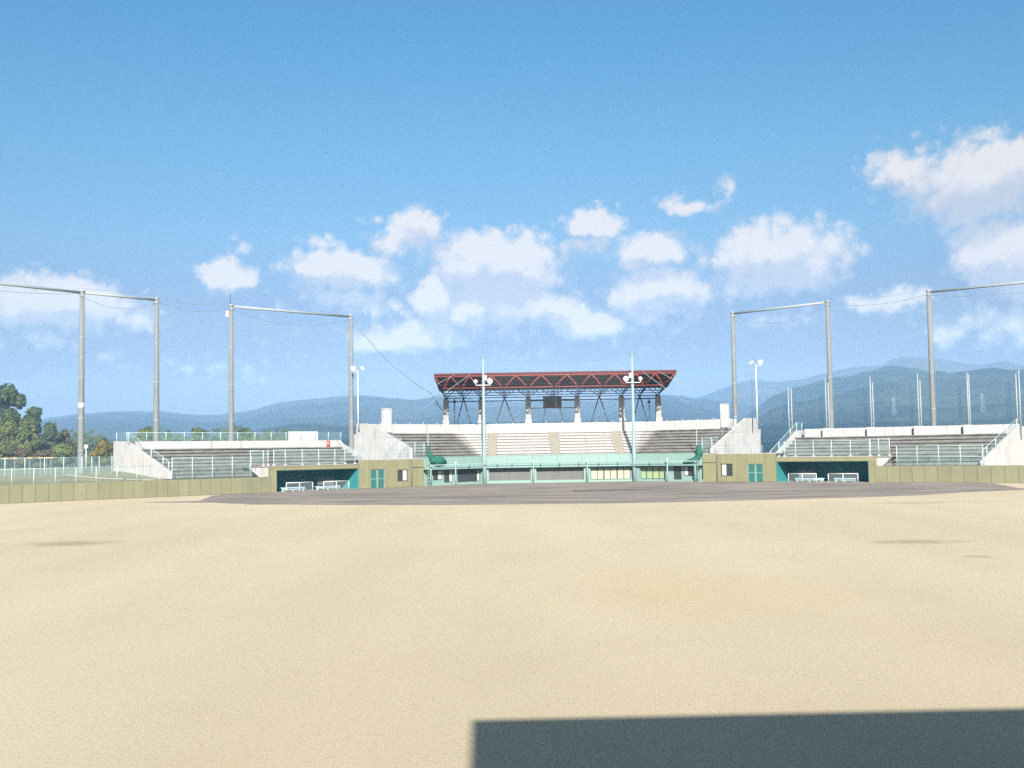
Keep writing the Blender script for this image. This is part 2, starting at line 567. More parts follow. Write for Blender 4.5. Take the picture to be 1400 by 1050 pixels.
class MB:
    def __init__(s):
        s.v, s.f, s.sm = [], [], []

    def face(s, idx, smooth=False):
        s.f.append(idx)
        s.sm.append(smooth)

    def hexa(s, p):
        """eight points: bottom ring 0-3, top ring 4-7"""
        o = len(s.v)
        s.v += [tuple(q) for q in p]
        for q in ((3, 2, 1, 0), (4, 5, 6, 7), (0, 1, 5, 4), (1, 2, 6, 5), (2, 3, 7, 6), (3, 0, 4, 7)):
            s.face([o + i for i in q])

    def box(s, c, size, rz=0.0):
        hx, hy, hz = size[0] / 2, size[1] / 2, size[2] / 2
        ca, sa = math.cos(rz), math.sin(rz)
        pts = []
        for z in (-hz, hz):
            for x, y in ((-hx, -hy), (hx, -hy), (hx, hy), (-hx, hy)):
                pts.append((c[0] + x * ca - y * sa, c[1] + x * sa + y * ca, c[2] + z))
        s.hexa(pts)

    def loft(s, rings, smooth=False, closed=True, caps=True):
        o = len(s.v)
        n = len(rings[0])
        for r in rings:
            s.v += [tuple(q) for q in r]
        for i in range(len(rings) - 1):
            for j in range(n if closed else n - 1):
                a, b = o + i * n + j, o + i * n + (j + 1) % n
                s.face([a, b, b + n, a + n], smooth)
        if caps and closed:
            s.face([o + j for j in range(n)][::-1])
            s.face([o + (len(rings) - 1) * n + j for j in range(n)])

    def tube(s, pts, r, n=8, r1=None):
        pts = [Vector(p) for p in pts]
        rings = []
        for i, p in enumerate(pts):
            d = (pts[min(i + 1, len(pts) - 1)] - pts[max(i - 1, 0)]).normalized()
            a = Vector((0, 0, 1)) if abs(d.z) < .9 else Vector((1, 0, 0))
            u = d.cross(a).normalized()
            w = d.cross(u)
            rr = r if r1 is None else r + (r1 - r) * i / max(1, len(pts) - 1)
            rings.append([p + u * (rr * math.cos(2 * math.pi * j / n)) + w * (rr * math.sin(2 * math.pi * j / n)) for j in range(n)])
        s.loft(rings, True)

    def lathe(s, c, prof, n=14, axis=Vector((0, 0, 1))):
        """prof: (radius, distance along axis)"""
        axis = Vector(axis).normalized()
        a = Vector((0, 0, 1)) if abs(axis.z) < .9 else Vector((1, 0, 0))
        u = axis.cross(a).normalized()
        w = axis.cross(u)
        c = Vector(c)
        s.loft([[c + axis * h + u * (r * math.cos(2 * math.pi * j / n)) + w * (r * math.sin(2 * math.pi * j / n)) for j in range(n)]
                for r, h in prof], True)

    def grid(s, fn, nu, nv, smooth=True):
        o = len(s.v)
        for i in range(nu + 1):
            for j in range(nv + 1):
                s.v.append(tuple(fn(i / nu, j / nv)))
        for i in range(nu):
            for j in range(nv):
                a = o + i * (nv + 1) + j
                s.face([a, a + nv + 1, a + nv + 2, a + 1], smooth)

    def build(s, name, mat, parent=None, kind=None, label=None, cat=None, group=None):
        me = bpy.data.meshes.new(name)
        me.from_pydata(s.v, [], s.f)
        me.polygons.foreach_set('use_smooth', s.sm)
        me.materials.append(MT[mat] if isinstance(mat, str) else mat)
        bm = bmesh.new()
        bm.from_mesh(me)
        bmesh.ops.recalc_face_normals(bm, faces=bm.faces)
        bm.to_mesh(me)
        bm.free()
        o = bpy.data.objects.new(name, me)
        COL.objects.link(o)
        if parent is not None:
            o.parent = parent
            o.location = -WL[parent.name]
            WL[o.name] = Vector((0, 0, 0))
        else:
            # put the origin at the middle of its base
            xs = [q[0] for q in s.v]
            ys = [q[1] for q in s.v]
            zs = [q[2] for q in s.v]
            c = Vector(((min(xs) + max(xs)) / 2, (min(ys) + max(ys)) / 2, min(zs)))
            if not kind == 'structure':
                me.transform(Matrix.Translation(-c))
                o.location = c
                WL[o.name] = c
            else:
                WL[o.name] = Vector((0, 0, 0))
        tag(o, label, cat, group, kind)
        return o


def tag(o, label=None, cat=None, group=None, kind=None):
    for k_, v in (('label', label), ('category', cat), ('group', group), ('kind', kind)):
        if v:
            o[k_] = v


def thing(name, label, cat, loc, group=None):
    o = bpy.data.objects.new(name, None)
    o.empty_display_size = .5
    COL.objects.link(o)
    o.location = loc
    WL[o.name] = Vector(loc)
    tag(o, label, cat, group)
    return o


# ------------------------------------------------------------------ plan of the stadium
class Frame:
    def __init__(s, o, p):
        d = p - o
        s.L = d.length
        s.o, s.r = o, d.normalized()
        s.b = Vector((-s.r.y, s.r.x, 0))
        s.q0 = 0.0

    def at(s, px, py, b):
        d = ray(px, py)
        t = (s.o.dot(s.b) + b) / d.dot(s.b)
        p = d * t
        return (p - s.o).dot(s.r) + s.q0, CH + p.z

    def end(s, px, py, q):
        d = ray(px, py)
        t = (s.o.dot(s.r) + q - s.q0) / d.dot(s.r)
        p = d * t
        return (p - s.o).dot(s.b), CH + p.z


PE, PF = ground(661, 661.1), ground(864, 658.0)
PA, PJ = ground(0, 689.0), ground(1400, 660.6)
FC = Frame(PE, PF)
FL = Frame(PA, PE)
FL.o = PE.copy()
FR = Frame(PF, PJ)
FR.q0 = FC.L
LC = FC.L


def miter(a, b):
    return (a + b) / (1 + a.dot(b))


def station(q):
    if abs(q) < .03:
        return PE, miter(FL.b, FC.b)
    if abs(q - LC) < .03:
        return PF, miter(FC.b, FR.b)
    if q < 0:
        return PE + FL.r * q, FL.b
    if q < LC:
        return PE + FC.r * q, FC.b
    return PF + FR.r * (q - LC), FR.b


def W3(q, b, z):
    p, d = station(q)
    v = p + d * b
    return Vector((v.x, v.y, z))


def qs_between(q0, q1):
    l = [q0]
    for j in (0.0, LC):
        if q0 + 1e-4 < j < q1 - 1e-4:
            l.append(j)
    return l + [q1]


def ext(mb, prof, q0, q1):
    """extrude a (b, z) profile along the stadium line"""
    mb.loft([[W3(q, b, z) for b, z in prof] for q in qs_between(q0, q1)])


def qbox(mb, q0, q1, b0, b1, z0, z1):
    ext(mb, [(b0, z0), (b1, z0), (b1, z1), (b0, z1)], q0, q1)


def plate(mb, q, poly, th):
    """polygon in the (b, z) plane at q, thickness th along q"""
    mb.loft([[W3(q, b, z) for b, z in poly], [W3(q + th, b, z) for b, z in poly]])


def qL(px, py, b=0.0):
    return FL.at(px, py, b)[0]


def qC(px, py, b=0.0):
    return FC.at(px, py, b)[0]


def qR(px, py, b=0.0):
    return FR.at(px, py, b)[0]


def zL(px, py, b=0.0):
    return FL.at(px, py, b)[1]


def zC(px, py, b=0.0):
    return FC.at(px, py, b)[1]


def zR(px, py, b=0.0):
    return FR.at(px, py, b)[1]


# ------------------------------------------------------------------ ground
def sheet(name, pts, z, mat, label=None):
    mb = MB()
    mb.v = [(p[0], p[1], z) for p in pts]
    mb.face(list(range(len(pts))))
    return mb.build(name, mat, kind='structure')


sheet('ground', [(-5200, -1500), (5200, -1500), (5200, 4640), (-5200, 4640)], -.06, 'soil')
fld = [W3(-95, .1, 0), W3(0, .1, 0), W3(LC, .1, 0), W3(LC + 95, .1, 0), (150, 30, 0), (120, -60, 0), (-120, -60, 0), (-150, 20, 0)]
sheet('grass_field', fld, 0.0, 'grass')


def catmull(pts, n):
    out = []
    m = len(pts)
    for i in range(m):
        p0, p1, p2, p3 = pts[(i - 1) % m], pts[i], pts[(i + 1) % m], pts[(i + 2) % m]
        for k_ in range(n):
            t = k_ / n
            out.append(p1 * (2 * t**3 - 3 * t**2 + 1) + (p2 - p0) * .5 * (t**3 - 2 * t**2 + t) + p2 * (-2 * t**3 + 3 * t**2) + (p3 - p1) * .5 * (t**3 - t**2))
    return out


front = [(1392, 667.5), (1342, 671.6), (1239, 677.8), (1100, 682), (960, 685.5), (800, 688.6), (640, 690), (500, 690.2), (375, 690),
         (339, 689.4), (300, 687.6), (272, 684.8)]
fpts = [ground(*p) for p in front]
curve = catmull(fpts, 8)[:(len(fpts) - 1) * 8 + 1]
curve = [c + Vector((0, 1, 0)) * (noise.noise(c * .9) * .35 + noise.noise(c * .22) * .5) for c in curve]
back = [W3(qL(284, 679), -1.2, 0), W3(qL(305, 675), -.15, 0), W3(0, -.02, 0), W3(LC, -.02, 0), W3(qR(1338, 661), -.1, 0), W3(qR(1362, 662), -1.0, 0)]
sheet('infield_dirt', curve + back, .005, 'dirt')
mc = ground(822, 671)
mb = MB()
mb.lathe((mc.x, mc.y, .008), [(2.9, 0), (2.4, .03), (1.7, .08), (.9, .12), (.05, .125)], 36)
mb.build('pitching_mound', soil_mat('mound_clay', (.125, .106, .094), (.155, .132, .115), (.10, .085, .075), .6), kind='structure')

# bank behind the fair-territory wall on the left, and the level ground behind both stands
mb = MB()
mb.loft([[W3(q, b, z) for b, z in ((.36, -.05), (.36, 1.62), (6, 2.05), (13, 2.55), (60, 2.7), (60, -.05))] for q in (-120, -80, -60, -42)])
mb.build('bank', 'bank', kind='structure')
mb = MB()
mb.loft([[W3(q, b, z) for b, z in ((12.6, -.05), (12.6, 2.4), (60, 2.6), (60, -.05))] for q in (-41.99, -18)])
mb.build('terrace_ground', 'soil', kind='structure')
mb = MB()
mb.loft([[W3(q, b, z) for b, z in ((.36, -.05), (.36, 1.58), (6, 1.6), (13, 1.62), (60, 1.7), (60, -.05))] for q in (LC + 41.9, LC + 60, LC + 100)])
mb.build('bank', 'bank', kind='structure')
# pale path that climbs the bank to the stand
mb = MB()
a0, a1 = qL(230, 652, 1.0), qL(122, 645, 8)
mb.loft([[W3(q, b - .45, z), W3(q, b + .45, z), W3(q, b + .45, z + .12), W3(q, b - .45, z + .12)] for q, b, z in
         ((a0 - .3, 1.0, 1.64), (a0 - 3.2, 2.4, 1.79), (a0 - 6, 5.0, 1.99), (a1 - 2, 9, 2.29))])
mb.build('path', 'path', kind='structure')

# ------------------------------------------------------------------ air
hz = MB()
hz.box((0, 1500, 159), (10600, 6400, 322))
ho = hz.build('haze', 'soil', kind='stuff')
hm = bpy.data.materials.new('haze_air')
hm.use_nodes = True
t = hm.node_tree
t.nodes.remove(t.nodes['Principled BSDF'])
pv = N(t, 'ShaderNodeVolumePrincipled')
pv.inputs['Color'].default_value = (.31, .56, .90, 1)
pv.inputs['Density'].default_value = 1.9e-4
pv.inputs['Anisotropy'].default_value = -.32
t.links.new(pv.outputs[0], t.nodes['Material Output'].inputs['Volume'])
ho.data.materials.clear()
ho.data.materials.append(hm)

# ------------------------------------------------------------------ hills
HILLS = []


def hills(name, sil, D, D0, mat, seed, rough, n=220, m=36):
    tab = []
    for px, py in sil:
        d = ray(px, py)
        tab.append((math.atan2(d.x, d.y), d.z / math.hypot(d.x, d.y)))

    def el_at(a):
        if a <= tab[0][0]:
            return tab[0][1]
        for (a0, e0), (a1, e1) in zip(tab, tab[1:]):
            if a <= a1:
                u = (a - a0) / (a1 - a0)
                u = u * u * (3 - 2 * u) * .5 + u * .5
                return e0 + (e1 - e0) * u
        return tab[-1][1]
    a_lo, a_hi = tab[0][0], tab[-1][0]
    mb = MB()

    def fn(u, v):
        a = a_lo + (a_hi - a_lo) * u
        r = D0 + (D * 1.18 - D0) * v
        w = (r - D0) / (D - D0)
        H = CH + el_at(a) * D
        sx, sy = math.sin(a) * r, math.cos(a) * r
        P = Vector((sx, sy, seed * 500))
        nz = noise.fractal(P / (D * .11), 1.0, 2.1, 6)
        rid = 1 - abs(noise.noise(P / (D * .085)))
        if w <= 1:
            s = w * w * (3 - 2 * w) * .45 + w * .55
            z = H * s * (1 + rough * nz * (1 - w) * 1.2) + H * rough * .9 * (rid - .6) * math.sin(math.pi * min(1, w * 1.02))
        else:
            z = H * max(0, 1 - (w - 1) * 2.2)
        z += H * rough * .10 * noise.fractal(P / (D * .018), 1.0, 2.1, 4) * min(1, w * 2)
        return (sx, sy, z - 1)
    mb.grid(fn, n, m)
    o = mb.build(name, mat, kind='structure')
    HILLS.append(BVHTree.FromPolygons([Vector(q) for q in mb.v], mb.f))
    return o


hills('far_hills', [(-900, 560), (-300, 590), (-60, 580), (40, 577), (75, 571), (120, 566), (160, 563), (205, 563), (235, 564), (265, 567), (300, 567), (340, 562),
                    (365, 555), (385, 550), (430, 546), (470, 544), (520, 543), (545, 546), (575, 545), (600, 541), (640, 546), (700, 549), (760, 545), (820, 547), (870, 543),
                    (905, 540), (930, 541), (948, 545), (975, 547), (1010, 552), (1300, 565), (1700, 580), (2300, 590)], 3300, 1300, 'hill_far', 1, .26)
hills('high_hills', [(880, 580), (930, 556), (960, 541), (985, 532), (1003, 525), (1022, 519), (1036, 517), (1050, 520), (1064, 522), (1100, 516), (1130, 509), (1165, 502),
                     (1190, 500), (1205, 498), (1222, 491), (1240, 487), (1258, 488), (1285, 491), (1310, 495), (1330, 497), (1342, 499), (1358, 495), (1376, 493),
                     (1392, 497), (1420, 501), (1600, 515), (2000, 560), (2400, 580)], 3700, 2300, 'hill_bald', 2, .22)
hills('forest_hills', [(940, 602), (985, 590), (1010, 575), (1036, 556), (1060, 541), (1090, 531), (1130, 521), (1165, 517), (1185, 512), (1210, 508), (1245, 507), (1275, 510),
                       (1310, 511), (1340, 508), (1390, 507), (1450, 506), (1700, 530), (2200, 585)], 2800, 900, 'hill_mid', 3, .24)
hills('foothills', [(-500, 588), (0, 598), (120, 598), (230, 600), (300, 594), (345, 588), (390, 580), (415, 578), (440, 578), (475, 582), (520, 581), (570, 580),
                    (620, 578), (700, 576), (780, 575), (850, 576), (910, 573), (960, 574), (1000, 580), (1040, 584), (1100, 580), (1200, 576), (1300, 576),
                    (1400, 578), (1800, 585)], 1700, 700, 'hill_mid', 4, .22)


def on_hill(px, py):
    d = ray(px, py).normalized()
    best = None
    for h in HILLS:
        hit = h.ray_cast(Vector((0, 0, CH)), d)
        if hit[0] is not None and (best is None or hit[3] < best[1]):
            best = (hit[0], hit[3])
    return best


for px, yb, yt, lab in ((1222, 567, 543, 'pale lattice power pylon on the wooded hillside, left of the tall right-hand concrete pole'),
                        (1343, 563, 538, 'pale lattice power pylon on the wooded hillside near the right edge')):
    h = on_hill(px, yb)
    if h is None:
        continue
    p, dist = h
    H = (yb - yt) / FPX * p.y
    mb = MB()
    w0, w1 = H * .13, H * .02
    th = H * .010

    def leg(k_, u):
        w = w0 + (w1 - w0) * min(1, u * 1.25)
        return Vector((p.x + w * (1 if k_ in (0, 1) else -1), p.y + w * (1 if k_ in (0, 3) else -1), p.z - 1 + (H + 1) * u))
    for k_ in range(4):
        mb.tube([leg(k_, 0), leg(k_, .8), leg(k_, 1)], th, 5)
    tw = thing('power_pylon', lab, 'pylon', p, 'power pylons on the hillside')
    mb.build('tower_legs', 'galv', tw)
    mb = MB()
    for i in range(8):
        for k_ in range(4):
            mb.tube([leg(k_, i / 9), leg((k_ + 1) % 4, (i + 1) / 9)], th * .7, 4)
    mb.build('bracing', 'galv', tw)
    for u in (.72, .84, .95):
        mb = MB()
        mb.tube([(p.x - H * .15, p.y, p.z + H * u), (p.x + H * .15, p.y, p.z + H * u)], th, 5)
        mb.build('crossarm', 'galv', tw)

# ------------------------------------------------------------------ outfield walls
ZWL, ZWR = 1.76, 1.86


def wall_run(q0, q1, zt, pw, label, phase=0.0):
    c = W3((q0 + q1) / 2, .1, 0)
    w = thing('outfield_wall', label, 'wall', c, 'olive walls round the field')
    mb = MB()
    qbox(mb, q0, q1, .05, .30, 0, zt - .06)
    mb.build('wall_core', 'dark', w)
    mb = MB()
    qbox(mb, q0, q1, .052, .31, zt - .06, zt)
    mb.build('coping', 'olive_wall', w)
    mb = MB()
    qbox(mb, q0, q1, -.012, .05, 0, .028)
    mb.build('base_strip', 'dark', w)
    q = q0 + phase
    while q < q1 - .2:
        e = min(q + pw, q1)
        mb = MB()
        j = random.uniform(-.006, .006)
        qbox(mb, q + .018, e - .018, j, .058, .03, zt - .065)
        mb.build('panel', 'olive_wall', w)
        q = e
    return w


pwL = (qL(114.5, 672) - qL(8.7, 677)) / 6
pwR = (qR(1356, 650) - qR(1213.8, 650)) / 8
qDL0, qDL1 = qL(371, 660), qL(491, 660)
qDR0, qDR1 = qR(1061.5, 650), qR(1196, 650)
nL = math.ceil((qDL0 + 80) / pwL)
wall_run(qDL0 - nL * pwL, qDL0 - .01, ZWL, pwL, 'low olive panelled field wall running left from the dugout below the grass bank')
wall_run(qDR1 + .01, LC + 80, ZWR, pwR, 'low olive panelled field wall running right from the right-hand dugout below the terrace', 0)

# ------------------------------------------------------------------ dugouts
TAN = math.tan(SUN_EL)


def dugout(q0, q1, open0, open1, zr, zo, label):
    c = W3((q0 + q1) / 2, 2, 0)
    d = thing('dugout', label, 'dugout', c, 'dugouts beside the field')
    DB = 4.2
    mb = MB()
    qbox(mb, q0, q1, 0, DB + .3, zo, zr)
    mb.build('roof_slab', 'olive', d)
    mb = MB()
    qbox(mb, q0 + .02, q1 - .02, -.06, .02, zr - .001, zr + .06)
    mb.build('roof_edge', 'white_concrete', d)
    for a, b_ in ((q0, open0), (open1, q1)):
        if b_ - a > .06:
            mb = MB()
            qbox(mb, a, b_, .0, DB + .3, 0, zo - .002)
            mb.build('pier', 'olive', d)
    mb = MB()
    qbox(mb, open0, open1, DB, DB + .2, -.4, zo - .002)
    mb.build('back_wall', 'teal_shaded', d)
    for a in (open0 + .002, open1 - .062):
        mb = MB()
        qbox(mb, a, a + .06, .03, DB - .003, -.02, zo - .004)
        mb.build('side_wall', 'teal', d)
    mb = MB()
    qbox(mb, open0 + .07, open1 - .07, .05, DB - .003, -.2, .012)
    mb.build('floor', 'path', d)
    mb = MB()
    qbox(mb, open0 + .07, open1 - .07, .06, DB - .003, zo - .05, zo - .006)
    mb.build('ceiling', 'teal_shaded', d)
    return d


zrL, zoL = 2.90, 2.41
zrR, zoR = 2.92, 2.42
qoL0, qoL1 = qL(378, 660), qL(490.3, 660)
qoR0, qoR1 = qR(1062, 650), qR(1188, 650)
dugout(qDL0, qDL1, qoL0, qoL1, zrL, zoL, 'teal-lined dugout in the left field wall, below the terrace with the white board')
dugout(qDR0, qDR1, qoR0, qoR1, zrR, zoR, 'teal-lined dugout in the right field wall, below the terrace with thin posts')


def bench(q0, q1, b, label, grp):
    t_ = thing('bench', label, 'bench', W3((q0 + q1) / 2, b, .012), grp)
    mb = MB()
    qbox(mb, q0, q1, b - .2, b + .2, .38, .46)
    mb.build('seat', 'lightblue', t_)
    mb = MB()
    qbox(mb, q0, q1, b - .205, b - .17, .18, .375)
    mb.build('front_board', 'lightblue', t_)
    for u in (.08, .5, .92):
        q = q0 + (q1 - q0) * u
        mb = MB()
        qbox(mb, q - .05, q + .05, b - .15, b + .18, .012, .378)
        mb.build('leg', 'whitepaint', t_)


def guard(q0, q1, b, label, z=1.0):
    t_ = thing('guard_rail', label, 'railing', W3((q0 + q1) / 2, b, 0), 'white rails in front of the dugouts')
    mb = MB()
    mb.tube([W3(q0 - .03, b, z), W3(q1 + .03, b, z)], .045, 8)
    mb.build('top_rail', 'whitepaint', t_)
    for u in (0, .5, 1):
        q = q0 + (q1 - q0) * u
        mb = MB()
        mb.tube([W3(q, b, .0), W3(q, b, z - .04)], .045, 8)
        mb.build('post', 'whitepaint', t_)
    mb = MB()
    mb.v = [tuple(W3(q0, b, .1)), tuple(W3(q1, b, .1)), tuple(W3(q1, b, z - .05)), tuple(W3(q0, b, z - .05))]
    mb.face([0, 1, 2, 3])
    mb.build('wire_panel', 'chain_white', t_)


bg_ = 'light blue benches in the dugouts'
bench(qL(384, 668, .9), qL(416, 668, .9), .9, 'light blue bench at the far-left end of the left dugout', bg_)
bench(qL(431, 666, .9), qL(464, 666, .9), .9, 'light blue bench behind the right-hand rail of the left dugout', bg_)
bench(qR(1088, 655, .9), qR(1127, 655, .9), .9, 'longer light blue bench behind the left-hand rail of the right dugout', bg_)
bench(qR(1141, 655, .9), qR(1170, 655, .9), .9, 'shorter light blue bench behind the right-hand rail of the right dugout', bg_)
guard(qL(391.5, 668, -.3), qL(427.5, 668, -.3), -.3, 'white two-bay rail at the left of the left dugout mouth')
guard(qL(442.5, 668, -.3), qL(477, 668, -.3), -.3, 'white two-bay rail at the right of the left dugout mouth, beside the lit side wall')
guard(qR(1078, 655, -.3), qR(1116, 655, -.3), -.3, 'white two-bay rail at the left of the right dugout mouth, beside the lit side wall')
guard(qR(1132.5, 655, -.3), qR(1173, 655, -.3), -.3, 'white two-bay rail at the right of the right dugout mouth')
for (f, a, b_, y, lab) in ((qL, 434, 456, 660, 'pale grey board standing in the middle of the left dugout'),
                           (qR, 1092, 1114, 650, 'pale grey board standing behind the left rail of the right dugout')):
    q0, q1 = f(a, y, 2.2), f(b_, y, 2.2)
    t_ = thing('notice_board', lab, 'board', W3((q0 + q1) / 2, 2.2, .012), 'boards inside the dugouts')
    mb = MB()
    qbox(mb, q0, q1, 2.2, 2.26, .55, 1.45)
    mb.build('panel', 'shutter', t_)
    for q in (q0 + .1, q1 - .1):
        mb = MB()
        qbox(mb, q - .03, q + .03, 2.265, 2.33, .012, 1.4)
        mb.build('leg', 'galv', t_)
# small things hung along the back walls
PLQ = {5: ('at its far left', 'wide, left of the middle', 'wide, in the middle', 'small, left of the board', 'right above the board'),
       7: ('at its far left', 'above the board', 'tall, by the board', 'biggest of the cluster', 'wide, right of the cluster',
           'above the right rail', 'at its far right')}
for f, z, pts in ((qL, zL, ((384, 655, .5, .3), (397, 654, .9, .25), (414, 654.5, .6, .28), (430, 653, .35, .4), (438, 652, .25, .4))),
                  (qR, zR, ((1072, 640, .3, .5), (1111, 641, .3, .5), (1118, 641, .25, .45), (1122, 643, .4, .4), (1134, 641, .9, .25), (1151, 640, .5, .3), (1181, 642, .9, .2)))):
    hb = None
    for i, (px, py, w, h) in enumerate(pts):
        q, zz = f(px, py, 4.15), z(px, py, 4.15)
        mb = MB()
        qbox(mb, q - w / 2, q + w / 2, 4.12, 4.195, zz - h / 2, zz + h / 2)
        mb.build('wall_plaque', 'green_dark', label='pale plate on the back wall of the %s dugout, %s' % ('left' if f is qL else 'right', PLQ[len(pts)][i]),
                 cat='plaque', group='plates on the back wall of the %s dugout' % ('left' if f is qL else 'right'))

# ------------------------------------------------------------------ glazed units
def glazing(parent, q0, q1, b, z0, z1, n, frame, fill, name='window', pairs=0, curtain=None):
    """frame round n panes, set in the wall at depth b"""
    fr = MB()
    t_ = .07
    qbox(fr, q0, q1, b - .03, b + .05, z0, z0 + t_)
    qbox(fr, q0, q1, b - .03, b + .05, z1 - t_, z1)
    w = (q1 - q0) / n
    for i in range(n + 1):
        hw = .05
        if pairs and i % pairs == 0:
            hw = .085
        q = q0 + i * w
        a, c = max(q0, q - hw), min(q1, q + hw)
        qbox(fr, a, c, b - .028 - .001 * (i % 2), b + .048, z0 + t_ + .001, z1 - t_ - .001)
    o = fr.build(name, frame, parent)
    for i in range(n):
        mb = MB()
        qbox(mb, q0 + i * w + .03, q0 + (i + 1) * w - .03, b + .012, b + .03, z0 + t_ * .5, z1 - t_ * .5)
        f = fill if isinstance(fill, str) else fill[i % len(fill)]
        mb.build('pane', f, o)
    if curtain:
        a, c = q0 + (q1 - q0) * curtain[0], q0 + (q1 - q0) * curtain[1]
        mb = MB()
        nn = 14
        qv = [a + (c - a) * i / nn for i in range(nn + 1)]
        z_a, z_b = z0 + t_ + .02, z1 - t_ - .02
        rings = []
        for i, q in enumerate(qv):
            o_ = -.008 + .018 * (i % 2)
            rings.append([W3(q, b - .02 + o_ * .3, z_a), W3(q, b + .01, z_a), W3(q, b + .01, z_b), W3(q, b - .02 + o_ * .3, z_b)])
        mb.loft(rings)
        mb.build('curtain', 'curtain', o)
    return o


def double_door(parent, q0, q1, b, zt):
    fr = MB()
    qbox(fr, q0, q0 + .09, b - .05, b + .06, 0.01, zt)
    qbox(fr, q1 - .09, q1, b - .05, b + .06, 0.01, zt)
    qbox(fr, q0 + .091, q1 - .091, b - .05, b + .06, zt - .07, zt)
    o = fr.build('door_frame', 'green', parent)
    m = (q0 + q1) / 2
    for a, c in ((q0 + .10, m - .005), (m + .005, q1 - .10)):
        mb = MB()
        qbox(mb, a, c, b + .002, b + .035, .02, zt - .08)
        mb.build('door_leaf', 'door_green', o)
        tr = MB()
        qbox(tr, a, c, b - .025, b, 1.05, 1.13)
        qbox(tr, (a if a > m else c - .1), (a + .1 if a > m else c), b - .024, b + .001, .03, 1.048)
        qbox(tr, (a if a > m else c - .1), (a + .1 if a > m else c), b - .024, b + .001, 1.132, zt - .09)
        tr.build('door_stile', 'green', o)


# ------------------------------------------------------------------ olive end buildings
def panel_strip(parent, cuts, zt, openings, q_of, y):
    """upright wall panels between px cuts, leaving the openings free; returns nothing"""
    for a, c in zip(cuts, cuts[1:]):
        q0, q1 = q_of(a, y), q_of(c, y)
        pieces = [(0.03, zt)]
        for (oa, oc, z0, z1) in openings:
            if a >= oa - .6 and c <= oc + .6:
                pieces = ([(0.03, z0)] if z0 > .1 else []) + [(z1, zt)]
        for z0, z1 in pieces:
            mb = MB()
            j = random.uniform(-.005, .005)
            qbox(mb, q0 + .012, q1 - .012, j, .06, z0, z1)
            mb.build('panel', 'olive', parent)


ZTL, ZTR = 3.42, 3.44
bl = thing('olive_building', 'olive panelled block between left dugout and green backstop, its window right of the door', 'building',
           W3(qL(535, 660), 2, 0), 'olive blocks flanking the backstop')
qa, qb_ = qDL1 + .02, qL(579.5, 660)
mb = MB()
zd, zw0, zw1 = zL(515, 641.6), zL(550, 658), zL(550, 642)
dq0, dq1 = qL(506.5, 655), qL(526.5, 655)
wq0, wq1 = qL(544, 650), qL(557.8, 650)
for a, c, z0, z1 in ((qa, dq0, .0, ZTL), (dq0, dq1, zd, ZTL), (dq1, wq0, 0, ZTL), (wq0, wq1, 0, zw0), (wq0, wq1, zw1, ZTL), (wq1, qb_, 0, ZTL)):
    qbox(mb, a, c, .05, .3, z0, z1 - .06)
mb.build('wall', 'olive', bl)
panel_strip(bl, [491.6, 504, 506.3, 517, 526.8, 538, 543.7, 551, 558, 562.4], ZTL - .06, [(506.3, 526.8, 0, zd), (543.7, 558, zw0, zw1)], qL, 655)
mb = MB()
qbox(mb, qa, qb_, .0, 4.0, ZTL - .055, ZTL)
mb.build('roof', 'white_concrete', bl)
mb = MB()
mb.tube([W3(qL(562.8, 655, -.06), -.06, .02), W3(qL(562.8, 655, -.06), -.06, ZTL - .02)], .055, 8)
mb.build('downpipe', 'shutter', bl)
q0, q1 = qL(563.6, 655), qL(579, 655)
zl = zL(570, 638.5)
mb = MB()
qbox(mb, q0, q1, .0, .06, zl + .05, ZTL - .06)
mb.build('panel', 'olive', bl)
mb = MB()
qbox(mb, q0, q1, -.1, .055, zl - .02, zl + .048)
mb.build('ledge', 'olive', bl)
qm = q0 + (q1 - q0) * .5
for a, c in ((q0, qm), (qm, q1)):
    mb = MB()
    qbox(mb, a + .02, c - .02, .02, .06, .03, zl - .022)
    mb.build('door_panel', 'olive', bl)
double_door(bl, dq0 + .01, dq1 - .01, .12, zd - .005)
glazing(bl, wq0 + .01, wq1 - .01, .13, zw0 + .005, zw1 - .005, 2, 'dark', 'glass', curtain=(.5, .93))
mb = MB()
qbox(mb, qa + .05, qb_ - .05, 3.7, 4.0, 0, ZTL - .06)
mb.build('rear_wall', 'olive', bl)

br = thing('olive_building', 'olive panelled block between backstop and right dugout, its window left of the door', 'building',
           W3(qR(1010, 650), 2, 0), 'olive blocks flanking the backstop')
qc, qd = qR(961, 650), qDR0 - .02
zd, zw0, zw1 = zR(1032, 634.3), zR(993, 651), zR(993, 634)
dq0, dq1 = qR(1022, 650), qR(1043.5, 650)
wq0, wq1 = qR(985.3, 645), qR(1001.3, 645)
mb = MB()
for a, c, z0, z1 in ((qc, wq0, 0, ZTR), (wq0, wq1, 0, zw0), (wq0, wq1, zw1, ZTR), (wq1, dq0, 0, ZTR), (dq0, dq1, zd, ZTR), (dq1, qd, 0, ZTR)):
    qbox(mb, a, c, .05, .3, z0, z1 - .06)
mb.build('wall', 'olive', br)
panel_strip(br, [981.5, 985, 993.5, 1001.5, 1008.5, 1021.8, 1032, 1043.7, 1047, 1060.8], ZTR - .06, [(985, 1001.5, zw0, zw1), (1021.8, 1043.7, 0, zd)], qR, 650)
mb = MB()
qbox(mb, qc, qd, .0, 4.0, ZTR - .055, ZTR)
mb.build('roof', 'white_concrete', br)
mb = MB()
mb.tube([W3(qR(980.6, 650, -.06), -.06, .02), W3(qR(980.6, 650, -.06), -.06, ZTR - .02)], .055, 8)
mb.build('downpipe', 'shutter', br)
q0, q1 = qR(961.5, 650), qR(979.8, 650)
zl = zR(970, 632)
mb = MB()
